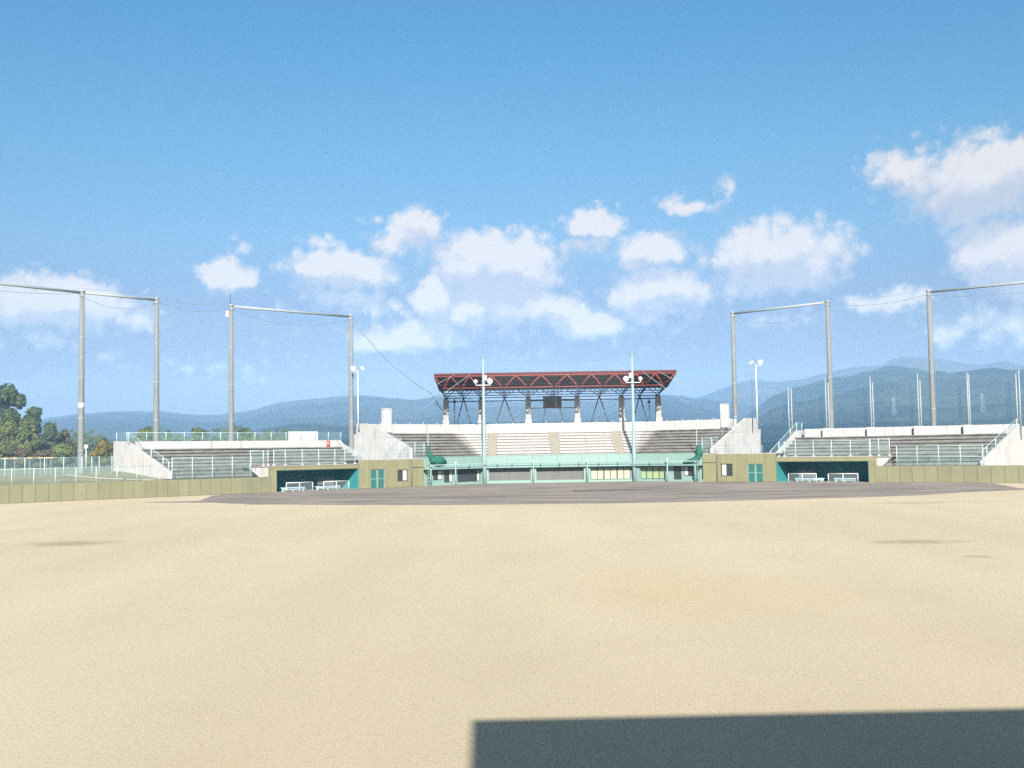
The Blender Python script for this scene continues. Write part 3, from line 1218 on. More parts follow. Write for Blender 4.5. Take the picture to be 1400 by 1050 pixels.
qbox(mb, q0, q1, .0, .06, zl + .05, ZTR - .06)
mb.build('panel', 'olive', br)
mb = MB()
qbox(mb, q0, q1, -.1, .055, zl - .02, zl + .048)
mb.build('ledge', 'olive', br)
mb = MB()
qbox(mb, q0 + .02, q1 - .02, .02, .06, .03, zl - .022)
mb.build('door_panel', 'olive', br)
glazing(br, wq0 + .01, wq1 - .01, .13, zw0 + .005, zw1 - .005, 2, 'dark', 'glass', curtain=(.08, .5))
double_door(br, dq0 + .01, dq1 - .01, .12, zd - .005)
mb = MB()
qbox(mb, qc + .05, qd - .05, 3.7, 4.0, 0, ZTR - .06)
mb.build('rear_wall', 'olive', br)

# ------------------------------------------------------------------ green backstop building
bs = thing('backstop_building', 'long pale green backstop block under the central terrace, with canopy, shutters and yellow blinds', 'building', W3(LC / 2, 1, 0))
qB0, qB1 = qb_ + .02, qc - .02
ZF0, ZF1, ZF2 = 1.98, 2.52, 3.54
cuts = [qB0 + (0 - qB0) * i / 3 for i in range(3)] + [LC * i / 6 for i in range(6)] + [LC + (qB1 - LC) * i / 3 for i in range(4)]
for a, c in zip(cuts, cuts[1:]):
    mb = MB()
    qbox(mb, a + .012, c - .012, .0, .25, ZF1, ZF2)
    mb.build('parapet_panel', 'green', bs)
    mb = MB()
    ext(mb, [(-.55, ZF0 + .02), (.24, ZF0 + .02), (.24, ZF1 - .004), (-.02, ZF1 - .004), (-.55, ZF0 + .10)], a + .01, c - .01)
    mb.build('canopy_panel', 'green', bs)
mb = MB()
qbox(mb, qB0, qB1, -.02, .30, ZF2 + .002, ZF2 + .06)
mb.build('coping', 'green_dark', bs)
mb = MB()
qbox(mb, qB0, qB1, .255, 1.3, ZF0 + .01, ZF2 - .04)
mb.build('upper_wall', 'green_dark', bs)
mb = MB()
qbox(mb, qB0, qB1, -.02, .9, 0, .24)
mb.build('plinth', 'green', bs)
WB = .55
units = []


def unit(f, zf, px0, px1, y0, y1):
    return f(px0, (y0 + y1) / 2, WB), f(px1, (y0 + y1) / 2, WB), zf((px0 + px1) / 2, y1, WB), zf((px0 + px1) / 2, y0, WB)


spec = [
    (qL, zL, 592, 604.2, 642.5, 656.5, 2, 'dark', 'glass', 'window', 0, (.55, .95)),
    (qL, zL, 607, 618.8, 642.5, 659.5, 2, 'dark', 'glass', 'door', 0, (.62, .95)),
    (qL, zL, 625.3, 655.8, 641.8, 658.6, 6, 'dark', 'glass', 'window', 2, (.88, .985)),
    (qC, zC, 668.6, 725, 640.3, 656.8, 6, 'frame_brown', 'shutter', 'window', 2, None),
    (qC, zC, 733.4, 797.8, 639.7, 656, 6, 'frame_brown', 'shutter', 'window', 2, None),
    (qC, zC, 807.4, 862, 639, 655.3, 6, 'dark', 'screen_yellow', 'window', 2, None),
    (qR, zR, 875.3, 910, 638, 654.8, 4, 'dark', 'screen_green', 'window', 0, None),
    (qR, zR, 921.5, 931.8, 637, 655.4, 1, 'dark', 'glass', 'door', 0, None),
    (qR, zR, 934.8, 948, 636.8, 650.8, 2, 'dark', 'glass', 'window', 0, (.08, .5)),
]
edges = []
for (f, zf, p0, p1, y0, y1, n, fr, fl, nm, pr, cu) in spec:
    q0, q1, z0, z1 = unit(f, zf, p0, p1, y0, y1)
    z0 = max(z0, .26)
    z1 = min(z1, ZF0 - .02)
    glazing(bs, q0, q1, WB, z0, z1, n, fr, fl, nm, pr, cu)
    edges.append((q0, q1, z0, z1))
mb = MB()
prev = qB0
for q0, q1, z0, z1 in edges:
    qbox(mb, prev, q0 - .002, WB - .02, WB + .2, .24, ZF0)
    if z0 > .265:
        qbox(mb, q0 - .002, q1 + .002, WB - .018, WB + .2, .24, z0 - .002)
    qbox(mb, q0 - .002, q1 + .002, WB - .018, WB + .2, z1 + .002, ZF0)
    prev = q1 + .002
qbox(mb, prev, qB1, WB - .02, WB + .2, .24, ZF0)
mb.build('front_wall', 'green', bs)
mb = MB()
qbox(mb, qB0 + .1, qB1 - .1, 2.6, 2.8, 0, ZF2 - .1)
mb.build('rear_wall', 'green_dark', bs)
for f, a, c, y in ((qC, 660, 668.3, 650), (qC, 725.3, 728, 650), (qC, 730.5, 733.2, 650), (qC, 798.2, 801.2, 650), (qC, 804.2, 807.2, 650), (qR, 866, 874.8, 650)):
    mb = MB()
    q0, q1 = f(a, y, .0), f(c, y, .0)
    qbox(mb, q0, q1, -.05, WB - .025, .24, ZF0 + .015)
    mb.build('pier', 'green', bs)
# small stays between the front rail and the canopy
for f, px in [(qC, p) for p in (680, 700, 739, 765, 791, 818, 844)] + [(qL, 640), (qR, 889)]:
    q = f(px, 634, -.5)
    mb = MB()
    mb.tube([W3(q, -.56, 2.08), W3(q, -.92, 2.5)], .045, 6)
    mb.build('stay', 'dark', bs)

# net rail along the front of the backstop, with its posts
rl = thing('net_rail', 'long pale pipe rail on thin white posts in front of the green backstop block', 'railing', W3(LC / 2, -.95, 0))
mb = MB()
mb.tube([W3(q, -.95, 2.56) for q in (qL(587, 634, -.95), -.001, LC + .001, qR(957, 630, -.95))], .055, 8)
mb.build('rail', 'polepaint', rl)
for f, px in ((qL, 623), (qC, 729.2), (qC, 802.8), (qR, 912.4)):
    q = f(px, 645, -.95)
    mb = MB()
    mb.tube([W3(q, -.95, .0), W3(q, -.95, 2.62)], .085, 10)
    mb.build('post', 'polepaint', rl)
    mb = MB()
    mb.lathe(W3(q, -.95, 2.66), [(.06, 0), (.13, .04), (.15, .14), (.11, .25), (.02, .29)], 12)
    mb.build('post_cap', 'whitepaint', rl)

# masts and brackets at the two ends of the backstop, with the furled green net
for f, px, ytop, lab, b_ in ((qL, 585.5, 583, 'thin dark mast holding the furled green net at the left end of the backstop', -.25),
                             (qR, 953.2, 577, 'thin grey mast holding the furled green net at the right end of the backstop', -.25)):
    zf = zL if f is qL else zR
    q = f(px, 630, b_)
    t_ = thing('net_mast', lab, 'mast', W3(q, b_, 0), 'net masts at the backstop ends')
    sgn = 1 if f is qL else -1
    mb = MB()
    mb.tube([W3(q, b_, 0), W3(q, b_, zf(px, ytop, b_))], .06, 8)
    mb.build('mast_pole', 'galv', t_)
    q2 = q + sgn * .22
    mb = MB()
    mb.tube([W3(q2, b_ - .2, 0), W3(q2, b_ - .2, 2.6)], .11, 8)
    mb.build('bracket_post', 'green', t_)
    for i in range(6):
        z = .4 + i * .42
        mb = MB()
        mb.tube([W3(q - sgn * .35, b_ - .1, z), W3(q2, b_ - .2, z + .22)], .04, 6)
        mb.build('rung', 'green_dark', t_)


def lump(mb, path, r, seed):
    """furled cloth: an uneven thick roll along a path"""
    rings = []
    n = 12
    pts = [Vector(p) for p in path]
    fine = []
    for i in range(len(pts) - 1):
        for k_ in range(6):
            fine.append(pts[i].lerp(pts[i + 1], k_ / 6))
    fine.append(pts[-1])
    rr = []
    for i in range(len(path)):
        rr.append(r[i])
    for i, p in enumerate(fine):
        u = i / 6
        a = int(min(len(rr) - 2, u))
        rad = rr[a] + (rr[a + 1] - rr[a]) * (u - a)
        d = (fine[min(i + 1, len(fine) - 1)] - fine[max(i - 1, 0)]).normalized()
        x = d.cross(Vector((0, 1, 0)) if abs(d.y) < .9 else Vector((1, 0, 0))).normalized()
        y = d.cross(x)
        ring = []
        for j in range(n):
            th = 2 * math.pi * j / n
            q = x * math.cos(th) + y * math.sin(th)
            ring.append(p + q * rad * (1 + .35 * noise.noise((p + q * rad) * 3.1 + Vector((seed, 0, 0)))))
        rings.append(ring)
    mb.loft(rings, True)


mb = MB()
b0 = -.35
q = lambda px, py: FL.at(px, py, b0)
pts = [(585.5, 609), (586, 616), (588, 623), (592, 628.5), (597, 630), (603, 629.5), (610, 631)]
lump(mb, [W3(*(lambda s_: (s_[0], b0, s_[1]))(q(*p))) for p in pts], [.10, .22, .34, .46, .58, .55, .16], 2.0)
mb.build('furled_net', 'netgreen', label='furled dark green net slumped on the rail at the left end of the backstop', cat='net', group='furled green nets')
mb = MB()
q = lambda px, py: FR.at(px, py, b0)
pts = [(955.5, 608), (956, 614), (956, 620), (954, 626), (949, 629), (941, 631), (934, 633)]
lump(mb, [W3(*(lambda s_: (s_[0], b0, s_[1]))(q(*p))) for p in pts], [.22, .36, .40, .34, .36, .26, .10], 5.0)
mb.build('furled_net', 'netgreen', label='furled dark green net bunched upright at the right end of the backstop', cat='net', group='furled green nets')

# ------------------------------------------------------------------ terraces
def rows(parent, q_list, n, b0, dep, z0, rise, skip=None, skew=None):
    """stepped rows: each row between two q cuts is a piece; a thin seat lip overhangs every riser"""
    for i in range(n):
        b = b0 + i * dep
        z = z0 + (i + 1) * rise
        for a, c in q_list:
            if skip and skip(i, a, c):
                continue
            if skew and c == q_list[-1][1]:
                c = skew(b)
            mb = MB()
            zl = z0 + i * rise - .15
            ext(mb, [(b, zl), (b, z - .13), (b - .16, z - .13), (b - .16, z), (b + dep + .02, z - .004), (b + dep + .02, z - .2), (b + .2, zl)], a + .01, c - .01)
            mb.build('seat_row', 'terrace', parent)


def aisle(parent, q, w, n, b0, dep, z0, rise):
    mb = MB()
    prof = [(b0 - .17, z0 - .1)]
    for i in range(n * 2):
        b = b0 - .17 + i * dep / 2
        z = z0 + (i + 1) * rise / 2 + .012
        prof += [(b, z), (b + dep / 2, z)]
    prof += [(b0 - .17 + n * dep, z0 - .1)]
    ext(mb, prof, q - w / 2, q + w / 2)
    mb.build('aisle_steps', 'aisle', parent)


def parapet(parent, q0, q1, b, th, z0, z1, pw, mat='white_concrete'):
    n = max(1, round((q1 - q0) / pw))
    for i in range(n):
        a, c = q0 + (q1 - q0) * i / n, q0 + (q1 - q0) * (i + 1) / n
        mb = MB()
        qbox(mb, a + .012, c - .012, b + random.uniform(-.004, .004), b + th, z0, z1)
        mb.build('parapet_panel', mat, parent)
    mb = MB()
    qbox(mb, q0, q1, b + .03, b + th - .03, z0 + .01, z1 - .03)
    mb.build('parapet_core', 'darkroof', parent)


# --- central grandstand
gs = thing('grandstand', 'central concrete grandstand with white back wall and sloping white end walls, behind the backstop', 'grandstand', W3(LC / 2, 5, 0))
NB, B0, DP, Z0, RS = 8, 1.15, .90, 3.52, .392
qe0 = FL.at(561, 627, .3)[0]
qe1 = FR.at(974.5, 619, .3)[0]
ais = [qC(673, 606, 4.5), qC(758, 605, 4.5), qC(844, 604, 4.5)]
AW = 1.25
cutq = [qe0 + .36, -4.0]
segs = [(qe0 + .36, -5.2), (-5.2, ais[0] - AW / 2), (ais[0] + AW / 2, (ais[0] + ais[1]) / 2), ((ais[0] + ais[1]) / 2, ais[1] - AW / 2),
        (ais[1] + AW / 2, (ais[1] + ais[2]) / 2), ((ais[1] + ais[2]) / 2, ais[2] - AW / 2), (ais[2] + AW / 2, LC + 5.0), (LC + 5.0, qe1 - .36)]
rows(gs, segs, NB, B0, DP, Z0, RS)
for a in ais:
    aisle(gs, a, AW - .02, NB, B0, DP, Z0, RS)
BW = B0 + NB * DP + .15
ZB0, ZB1 = Z0 + NB * RS - .1, 7.9
pcut = [qe0 + .4, 0, LC, qe1 - .4]
for a, c in zip(pcut, pcut[1:]):
    parapet(gs, a, c, BW, .28, ZB0, ZB1, 1.55)
mb = MB()
qbox(mb, qe0 + .4, qe1 - .4, BW + .3, BW + 3.2, ZB0 - .6, ZB0 - .3)
mb.build('walkway', 'path', gs)
mb = MB()
qbox(mb, qe0 + .4, qe1 - .4, BW + 3.22, BW + 3.5, 0, ZB0 + .2)
mb.build('rear_wall', 'darkroof', gs)
mb = MB()
qbox(mb, qe0 + .4, qe1 - .4, 2.9, 3.1, 0, Z0 + .3)
mb.build('under_wall', 'darkroof', gs)


def endwall(parent, fr, q, th, pxs, zbase=0.0, name='end_wall'):
    poly = [fr.end(px, py, q) for px, py in pxs]
    poly = [(b, max(z, zbase)) for b, z in poly]
    mb = MB()
    plate(mb, q, poly, th)
    mb.build(name, 'white_concrete', parent)
    return poly


pl = endwall(gs, FL, qe0, .34, [(561, 627.2), (561, 613), (507, 580), (497, 579), (487, 579.6), (487, 594), (483.6, 594), (483.6, 640)])
pr_ = endwall(gs, FR, qe1, -.34, [(974.5, 619.6), (974.5, 612.5), (1020, 571.8), (1036, 571.4), (1036.4, 586.6), (1040, 586.8), (1040, 630)])
# square white chimney blocks on the wall top
for fr, f, px, y0, y1, b_, lab in ((FL, qL, 529.3, 559.5, 580, BW - .1, 'square white concrete block on the grandstand wall, at the left of the roof'),
                                   (FR, qR, 990, 553.5, 574, BW - .1, 'square white concrete block on the grandstand wall, at the right of the roof')):
    a, z1 = fr.at(px - 5.8, y0, b_)
    c, z1b = fr.at(px + 5.8, y0, b_)
    t_ = thing('stay_anchor_block', lab, 'block', W3((a + c) / 2, b_, ZB1 - .9), 'anchor blocks of the roof stays')
    mb = MB()
    qbox(mb, a + .08, c - .08, b_ - .12, b_ + .45, ZB1 - 1.1, z1)
    mb.build('block', 'white_concrete', t_)
    mb = MB()
    qbox(mb, a + .03, c - .03, b_ - .17, b_ + .50, z1 + .002, z1 + .12)
    mb.build('cap', 'white_concrete', t_)
# handrails at both ends of the wall top
for fr, e, s_ in ((FL, qe0 + .4, 1), (FR, qe1 - .4, -1)):
    mb = MB()
    for k_ in (.45, .9):
        q_ = e + s_ * .25
        mb.tube([W3(q_, B0 + i * DP, Z0 + i * RS + .4 + k_) for i in (0, NB)], .025, 6)
    for i in range(0, NB + 1, 2):
        mb.tube([W3(e + s_ * .25, B0 + i * DP, Z0 + i * RS), W3(e + s_ * .25, B0 + i * DP, Z0 + i * RS + 1.3)], .025, 6)
    mb.build('handrail', 'galv', gs)
mb = MB()
for q in [qe0 + 1.5 + i * 2.3 for i in range(int((qe1 - qe0 - 3) / 2.3) + 1)]:
    mb.tube([W3(q, BW + .15, ZB1 + .001), W3(q, BW + .15, ZB1 + .22)], .035, 6)
mb.build('wall_top_stub', 'whitepaint', gs)

# --- left and right terraces
NS = 8
st = thing('side_terrace', 'weathered grey concrete terrace on the left, with white back wall and tapering white end wall', 'terrace', W3(-30, 6, 0), 'side terraces')
SB0, SDP, SZ0 = 1.35, 1.13, 2.0
SR = .378
qs0 = FL.at(230, 654, 1.0)[0]
qs1 = -15.3
qf0 = qL(337.5, 640, .7)
skipL = lambda i, a, c: SZ0 + (i + 1) * SR < zrL + .12 and a > qf0 + 1.4
rl_ = []
cuts = [qs0 + .4, qs0 + 4.4, qf0 + 1.55, qDL0 + 3.0, qDL0 + 7.4, qs1 - .3]
rows(st, list(zip(cuts, cuts[1:])), NS, SB0, SDP, SZ0, SR, skipL)
SBW = SB0 + NS * SDP + .12
parapet(st, qs0 + .42, qs1 - .3, SBW, .28, SZ0 + NS * SR - .2, 5.88, 1.75)
endwall(st, FL, qs0, .4, [(230.4, 655), (230.2, 645.2), (173, 603.4), (155, 603), (154.5, 652)], 1.2)
# far end wall: a sloping parapet
mb = MB()
zt = lambda b: SZ0 + (b - SB0) / SDP * SR
plate(mb, qs1 - .28, [(1.1, 0), (1.1, zt(1.1) + .75), (SBW - 1.3, zt(SBW - 1.3) + .75), (SBW - .6, 5.88), (SBW + 1.6, 5.88), (SBW + 1.6, 0)], .28)
mb.build('end_wall', 'white_concrete', st)
mb = MB()
qbox(mb, qs0 + .42, qs1 - .3, SBW + 1.4, SBW + 1.6, 0, 5.0)
mb.build('rear_wall', 'darkroof', st)
mb = MB()
qbox(mb, qs0 + .42, qDL0 - .1, .33, 1.5, 1.2, 1.72)
mb.build('front_walk', 'path', st)
# white flank beside the dugout with its ribs
qf0, qf1 = qL(337.5, 640, .7), qL(369.8, 640, .7)
zf0, zf1 = 1.70, 2.86
mb = MB()
mb.loft([[W3(qf0 + .1, .75, zf1), W3(qf0 + 1.6, .75, zf0), W3(qf1, .75, zf0), W3(qf1, .75, zf1)],
         [W3(qf0 + .1, 1.3, zf1), W3(qf0 + 1.6, 1.3, zf0), W3(qf1, 1.3, zf0), W3(qf1, 1.3, zf1)]])
mb.build('flank_wall', 'white_concrete', st)
for i in range(7):
    a = qf0 + .55 + i * .42
    mb = MB()
    qbox(mb, a, a + .13, .70, .752, max(zf0, zf1 - .2 - i * .25), zf1 - .03)
    mb.build('rib', 'darkroof' if i % 2 else 'white_concrete', st)
mb = MB()
qbox(mb, qf0 + .1, qs1 - .3, .62, 3.4, zrL - .06, zrL + .02)
mb.build('upper_walk', 'path', st)

sr_ = thing('side_terrace', 'weathered grey concrete terrace on the right, its white back wall set with projecting piers', 'terrace', W3(LC + 30, 6, 0), 'side terraces')
qr0 = FR.at(1052, 622, 1.3)[0]
qr1 = FR.at(1345, 637, 1.0)[0]
RZ0, RRS = 2.02, .412
qg0, qg1 = qR(1196.5, 630, .7), qR(1220, 627, .7)
skipR = lambda i, a, c: RZ0 + (i + 1) * RRS < zrR + .12 and c < qg1 - 1.0
cuts = [qr0 + .3, qDR0 + 3.8, qDR0 + 8.0, qg1 - 1.28, qDR1 + 7, qr1 - .42]
qr2 = FR.at(1392.5, 584, SBW)[0]
skew = lambda b: qr1 - .3 + (qr2 - qr1) * (b - 1) / (SBW - 1)
rows(sr_, list(zip(cuts, cuts[1:])), NS, SB0, SDP, RZ0, RRS, skipR, skew)
RTOP = 6.36
parapet(sr_, qr0 + 1.0, qr2 + .1, SBW, .28, RZ0 + NS * RRS - .2, RTOP, 1.7)
for px0, px1, y in ((1124.5, 1136, 592), (1185.3, 1197, 591), (1249.5, 1262, 589), (1317.2, 1328, 588)):
    a, c = qR(px0, y, SBW - .55), qR(px1, y, SBW - .55)
    mb = MB()
    qbox(mb, a, c, SBW - .55, SBW - .006, RZ0 + NS * RRS - .5, RTOP + .04)
    mb.build('wall_pier', 'white_concrete', sr_)
sk0, sk1 = W3(qr1, 1.0, 0), W3(qr2, SBW, 0)
skd = (sk1 - sk0).normalized()
skn = Vector((-skd.y, skd.x, 0))


def skew_pt(px, py):
    d = ray(px, py)
    return Vector((0, 0, CH)) + d * (sk0.dot(skn) / d.dot(skn))


poly = [skew_pt(*p) for p in ((1344.8, 639), (1345, 630), (1392.5, 584.2), (1420, 580), (1420, 640))]
for p in poly:
    p.z = max(p.z, 1.0)
mb = MB()
mb.loft([poly, [p - FR.r * .4 for p in poly]])
mb.build('end_wall', 'white_concrete', sr_)
zt2 = lambda b: RZ0 + (b - SB0) / SDP * RRS
mb = MB()
plate(mb, qr0, [(1.1, 0), (1.1, zt2(1.1) + .7), (SBW - .4, zt2(SBW - .4) + 1.0), (SBW + 1.6, zt2(SBW - .4) + 1.0), (SBW + 1.6, 0)], .28)
mb.build('end_wall', 'white_concrete', sr_)
mb = MB()
qbox(mb, qr0 + .3, qr1 - .42, SBW + 1.4, SBW + 1.6, 0, 5.4)
mb.build('rear_wall', 'darkroof', sr_)
mb = MB()
qbox(mb, qDR1 + .1, qr1 - .42, .33, 1.5, 1.2, 1.80)
mb.build('front_walk', 'path', sr_)
qg0, qg1 = qR(1196.5, 630, .7), qR(1220, 627, .7)
mb = MB()
mb.loft([[W3(qg0, .75, 1.7), W3(qg1 - 1.3, .75, 1.7), W3(qg1, .75, 2.86), W3(qg0, .75, 2.86)],
         [W3(qg0, 1.3, 1.7), W3(qg1 - 1.3, 1.3, 1.7), W3(qg1, 1.3, 2.86), W3(qg0, 1.3, 2.86)]])
mb.build('flank_wall', 'white_concrete', sr_)
mb = MB()
qbox(mb, qr0 + .3, qg1, .62, 3.4, zrR - .06, zrR + .02)
mb.build('upper_walk', 'path', sr_)

# red boxes on the back walls
for fr, px, py, lab in ((FL, 448.5, 606.2, 'small red box on the left terrace back wall'), (FR, 1086, 596.3, 'small red box on the right terrace back wall')):
    q_, z_ = fr.at(px, py, SBW - .05)
    t_ = thing('fire_box', lab, 'box', W3(q_, SBW, z_ - .35), 'red boxes on the terrace walls')
    mb = MB()
    qbox(mb, q_ - .22, q_ + .22, SBW - .16, SBW - .006, z_ - .36, z_ + .36)
    mb.build('case', 'redsign', t_)
    mb = MB()
    qbox(mb, q_ - .16, q_ - .02, SBW - .168, SBW - .161, z_ - .1, z_ + .2)
    mb.build('plate', 'whitepaint', t_)

# white board behind the left terrace fence
a, z1 = FL.at(394.5, 590, SBW + .5)
c, _ = FL.at(434.5, 590, SBW + .5)
t_ = thing('white_board', 'large white two-panel board standing on the left terrace wall', 'board', W3((a + c) / 2, SBW + .5, 5.5))
m_ = (a + c) / 2
for i, (u, v) in enumerate(((a, m_ - .01), (m_ + .01, c))):
    mb = MB()
    qbox(mb, u, v, SBW + .5, SBW + .56, 5.6, z1)
    mb.build('panel', 'whitepaint', t_)
for q_ in (a + .1, m_, c - .1):
    mb = MB()
    qbox(mb, q_ - .04, q_ + .04, SBW + .565, SBW + .64, 4.9, z1 - .02)
    mb.build('leg', 'galv', t_)

# ------------------------------------------------------------------ roof over the grandstand
rf = thing('grandstand_roof', 'red space-frame canopy on square concrete columns over the central grandstand', 'roof', W3(LC / 2, 9, 7))
CB = BW + .75                                      # column line
colq = [FC.at(px, 562, CB)[0] for px in (610, 658, 722.3, 789.3, 850, 900)]
RBF = 1.3                                          # front edge of the deck
zF = .5 * (zC(640, 510.3, RBF) + zC(900, 507.3, RBF))
zBk = zC(760, 530.0, CB + 1.8)
RB = CB + 1.8
ra, rb = FC.at(593, 511, RBF)[0], FC.at(925, 507, RBF)[0]
zdeck = lambda b: zF + (zBk - zF) * (b - RBF) / (RB - RBF)


def P3(q, b, z):
    v = PE + FC.r * q + FC.b * b
    return Vector((v.x, v.y, z))


def cbox(mb, q0, q1, prof):
    mb.loft([[P3(q, b, z) for b, z in prof] for q in (q0, q1)])


mb = MB()
cbox(mb, ra + .05, rb - .05, [(RBF + .05, zF - .12), (RB, zBk - .12), (RB, zBk + .02), (RBF + .05, zF + .02)])
mb.build('deck', 'deck', rf)
mb = MB()
cbox(mb, ra, rb, [(RBF - .06, zF - .13), (RBF + .04, zF - .13), (RBF + .04, zF + .08), (RBF - .06, zF + .08)])
mb.build('fascia', 'maroon', rf)
for s_, q_ in ((0, ra), (1, rb - .06)):
    mb = MB()
    cbox(mb, q_, q_ + .06, [(RBF + .05, zF - .34), (RB, zBk - .30), (RB, zBk + .06), (RBF + .05, zF + .07)])
    mb.build('side_fascia', 'red', rf)
# purlins under the deck
for i in range(1, 8):
    b = RBF + (RB - RBF) * i / 8
    mb = MB()
    cbox(mb, ra + .1, rb - .1, [(b - .05, zdeck(b) - .30), (b + .05, zdeck(b) - .30), (b + .05, zdeck(b) - .125), (b - .05, zdeck(b) - .125)])
    mb.build('purlin', 'deck', rf)
# space frame
botq = []
for u, v in zip(colq, colq[1:]):
    botq += [u, (u + v) / 2]
botq.append(colq[-1])
topq = [ra + .12] + [(u + v) / 2 for u, v in zip(botq, botq[1:])] + [rb - .15]
NR = 5
topb = [RBF + .12 + (CB + 1.4 - RBF - .12) * j / (NR - 1) for j in range(NR)]
botb = [RBF + 1.4 + (CB - RBF - 1.4) * j / (NR - 1) for j in range(NR)]
zch = .5 * (zC(700, 529.2, botb[0]) + zC(830, 528.0, botb[0]))
zcol = .5 * (zC(610, 543.4, CB) + zC(850, 542.4, CB))
zb = lambda b: zch + (zcol - zch) * (b - botb[0]) / (botb[-1] - botb[0])
T = lambda i, j: P3(topq[i], topb[j], zdeck(topb[j]) - (.30 if j == 0 else .2))
B = lambda i, j: P3(botq[i], botb[j], zb(botb[j]))


def member(name, a, b, r, mat):
    mb = MB()
    mb.tube([a, b], r, 6)
    mb.build(name, mat, rf)


for j in range(NR):
    rj = .070 if j == 0 else .055
    mt = 'red' if j < 1 else 'navy'  # rear rows coloured dark for the shade under the deck
    for i in range(len(botq)):
        member('diagonal', T(i, j), B(i, j), rj, mt)
        member('diagonal', T(i + 1, j), B(i, j), rj, mt)
        if j < NR - 1:
            if j == 0:
                member('diagonal', T(i, j + 1), B(i, j), .045, 'red')
                member('diagonal', T(i + 1, j + 1), B(i, j), .045, 'red')
            member('lower_chord', B(i, j), B(i, j + 1), .045, 'navy')
    mb = MB()
    mb.tube([B(0, j), B(len(botq) - 1, j)], .06, 8)
    mb.build('lower_chord', mt, rf)
    mb = MB()
    mb.tube([T(0, j), T(len(topq) - 1, j)], .08, 8)
    mb.build('upper_chord', 'red' if j == 0 else 'navy', rf)
for i in (0, len(topq) - 1):
    mb = MB()
    mb.tube([T(i, j) for j in range(NR)], .07, 8)
    mb.build('edge_chord', 'red', rf)
for q_ in colq:
    mb = MB()
    cbox(mb, q_ - .36, q_ + .36, [(CB - .36, ZB0 - .3), (CB + .36, ZB0 - .3), (CB + .36, zcol - .12), (CB - .36, zcol - .12)])
    mb.build('column', 'columns', rf)
    mb = MB()
    cbox(mb, q_ - .2, q_ + .2, [(CB - .2, zcol - .115), (CB + .2, zcol - .115), (CB + .2, zcol + .1), (CB - .2, zcol + .1)])
    mb.build('bearing', 'navy', rf)
    mb = MB()
    cbox(mb, q_ - .43, q_ + .43, [(BW - .12, ZB0 + .05), (BW - .006, ZB0 + .05), (BW - .006, ZB1 + .55), (BW - .12, ZB1 + .55)])
    mb.build('column_foot', 'white_concrete', rf)
    mb = MB()
    cbox(mb, q_ - .43, q_ + .43, [(BW - .004, ZB1 + .006), (CB - .365, ZB1 + .006), (CB - .365, ZB1 + .54), (BW - .004, ZB1 + .54)])
    mb.build('column_foot', 'white_concrete', rf)
for i, (u, v) in enumerate(zip(colq, colq[1:])):
    m_ = (u + v) / 2
    h = (v - u) * .30
    for s_ in (-1, 1):
        top = P3(m_ + (s_ * .03 if i != 2 else s_ * 1.0), CB, zcol - .05 if i != 2 else 9.9)
        member('brace', top, P3(m_ + s_ * h * .93, CB, ZB0 - .2), .085, 'navy')
    mb = MB()
    mb.tube([P3(u + .36, CB + .05, zcol - .45), P3(v - .36, CB + .05, zcol - .45)], .07 if i != 2 else .13, 8)
    mb.build('tie_beam', 'navy', rf)
mb = MB()
mb.tube([P3(colq[2] + .36, CB - .05, 10.0), P3(colq[3] - .36, CB - .05, 10.0)], .07, 8)
mb.build('sign_beam', 'columns', rf)

# display unit hung in the middle bay
sa, sz1 = FC.at(742.5, 541.5, CB - .3)
sb, sz0 = FC.at(768, 557.2, CB - .3)
db = thing('display_board', 'small dark teal and brown display hung under the roof in the middle bay', 'display', P3((sa + sb) / 2, CB - .3, sz0))
for nm, u0, u1, v0, v1, m_, o_ in (('casing', 0, 1, 0, 1, 'dark', 0), ('panel', .14, .66, .45, .95, 'door_green', .03), ('panel', .14, .66, .05, .42, 'brown_panel', .03),
                                   ('panel', .72, .97, .05, .95, 'brown_panel', .03)):
    mb = MB()
    cbox(mb, sa + (sb - sa) * u0, sa + (sb - sa) * u1, [(CB - .3 - o_, sz0 + (sz1 - sz0) * v0), (CB + .1 - o_ * 3, sz0 + (sz1 - sz0) * v0),
                                                        (CB + .1 - o_ * 3, sz0 + (sz1 - sz0) * v1), (CB - .3 - o_, sz0 + (sz1 - sz0) * v1)])
    mb.build(nm, m_, db)
for i in range(6):
    for u in (.05, .665):
        mb = MB()
        z = sz0 + (sz1 - sz0) * (.14 + i * .145)
        q_ = sa + (sb - sa) * u
        cbox(mb, q_, q_ + .13, [(CB - .345, z - .07), (CB - .31, z - .07), (CB - .31, z + .07), (CB - .345, z + .07)])
        mb.build('marker', 'green' if u < .1 else 'whitepaint', db)
for px, lab in ((621.3, 'thin dark lamp post under the left end of the red roof'), (887.3, 'thin dark lamp post under the right end of the red roof')):
    q_, z_ = FC.at(px, 545.5, CB + .3)
    t_ = thing('lamp_post', lab, 'lamp', P3(q_, CB + .3, ZB0 - .3), 'lamp posts under the roof')
    mb = MB()
    mb.tube([P3(q_, CB + .3, ZB0 - .3), P3(q_, CB + .3, z_)], .055, 8)
    mb.build('post', 'navy', t_)
    mb = MB()
    mb.lathe(P3(q_, CB + .3, z_ - .62), [(.05, 0), (.2, .08), (.22, .3), (.1, .42), (.04, .5)], 12)
    mb.build('lamp_head', 'navy', t_)
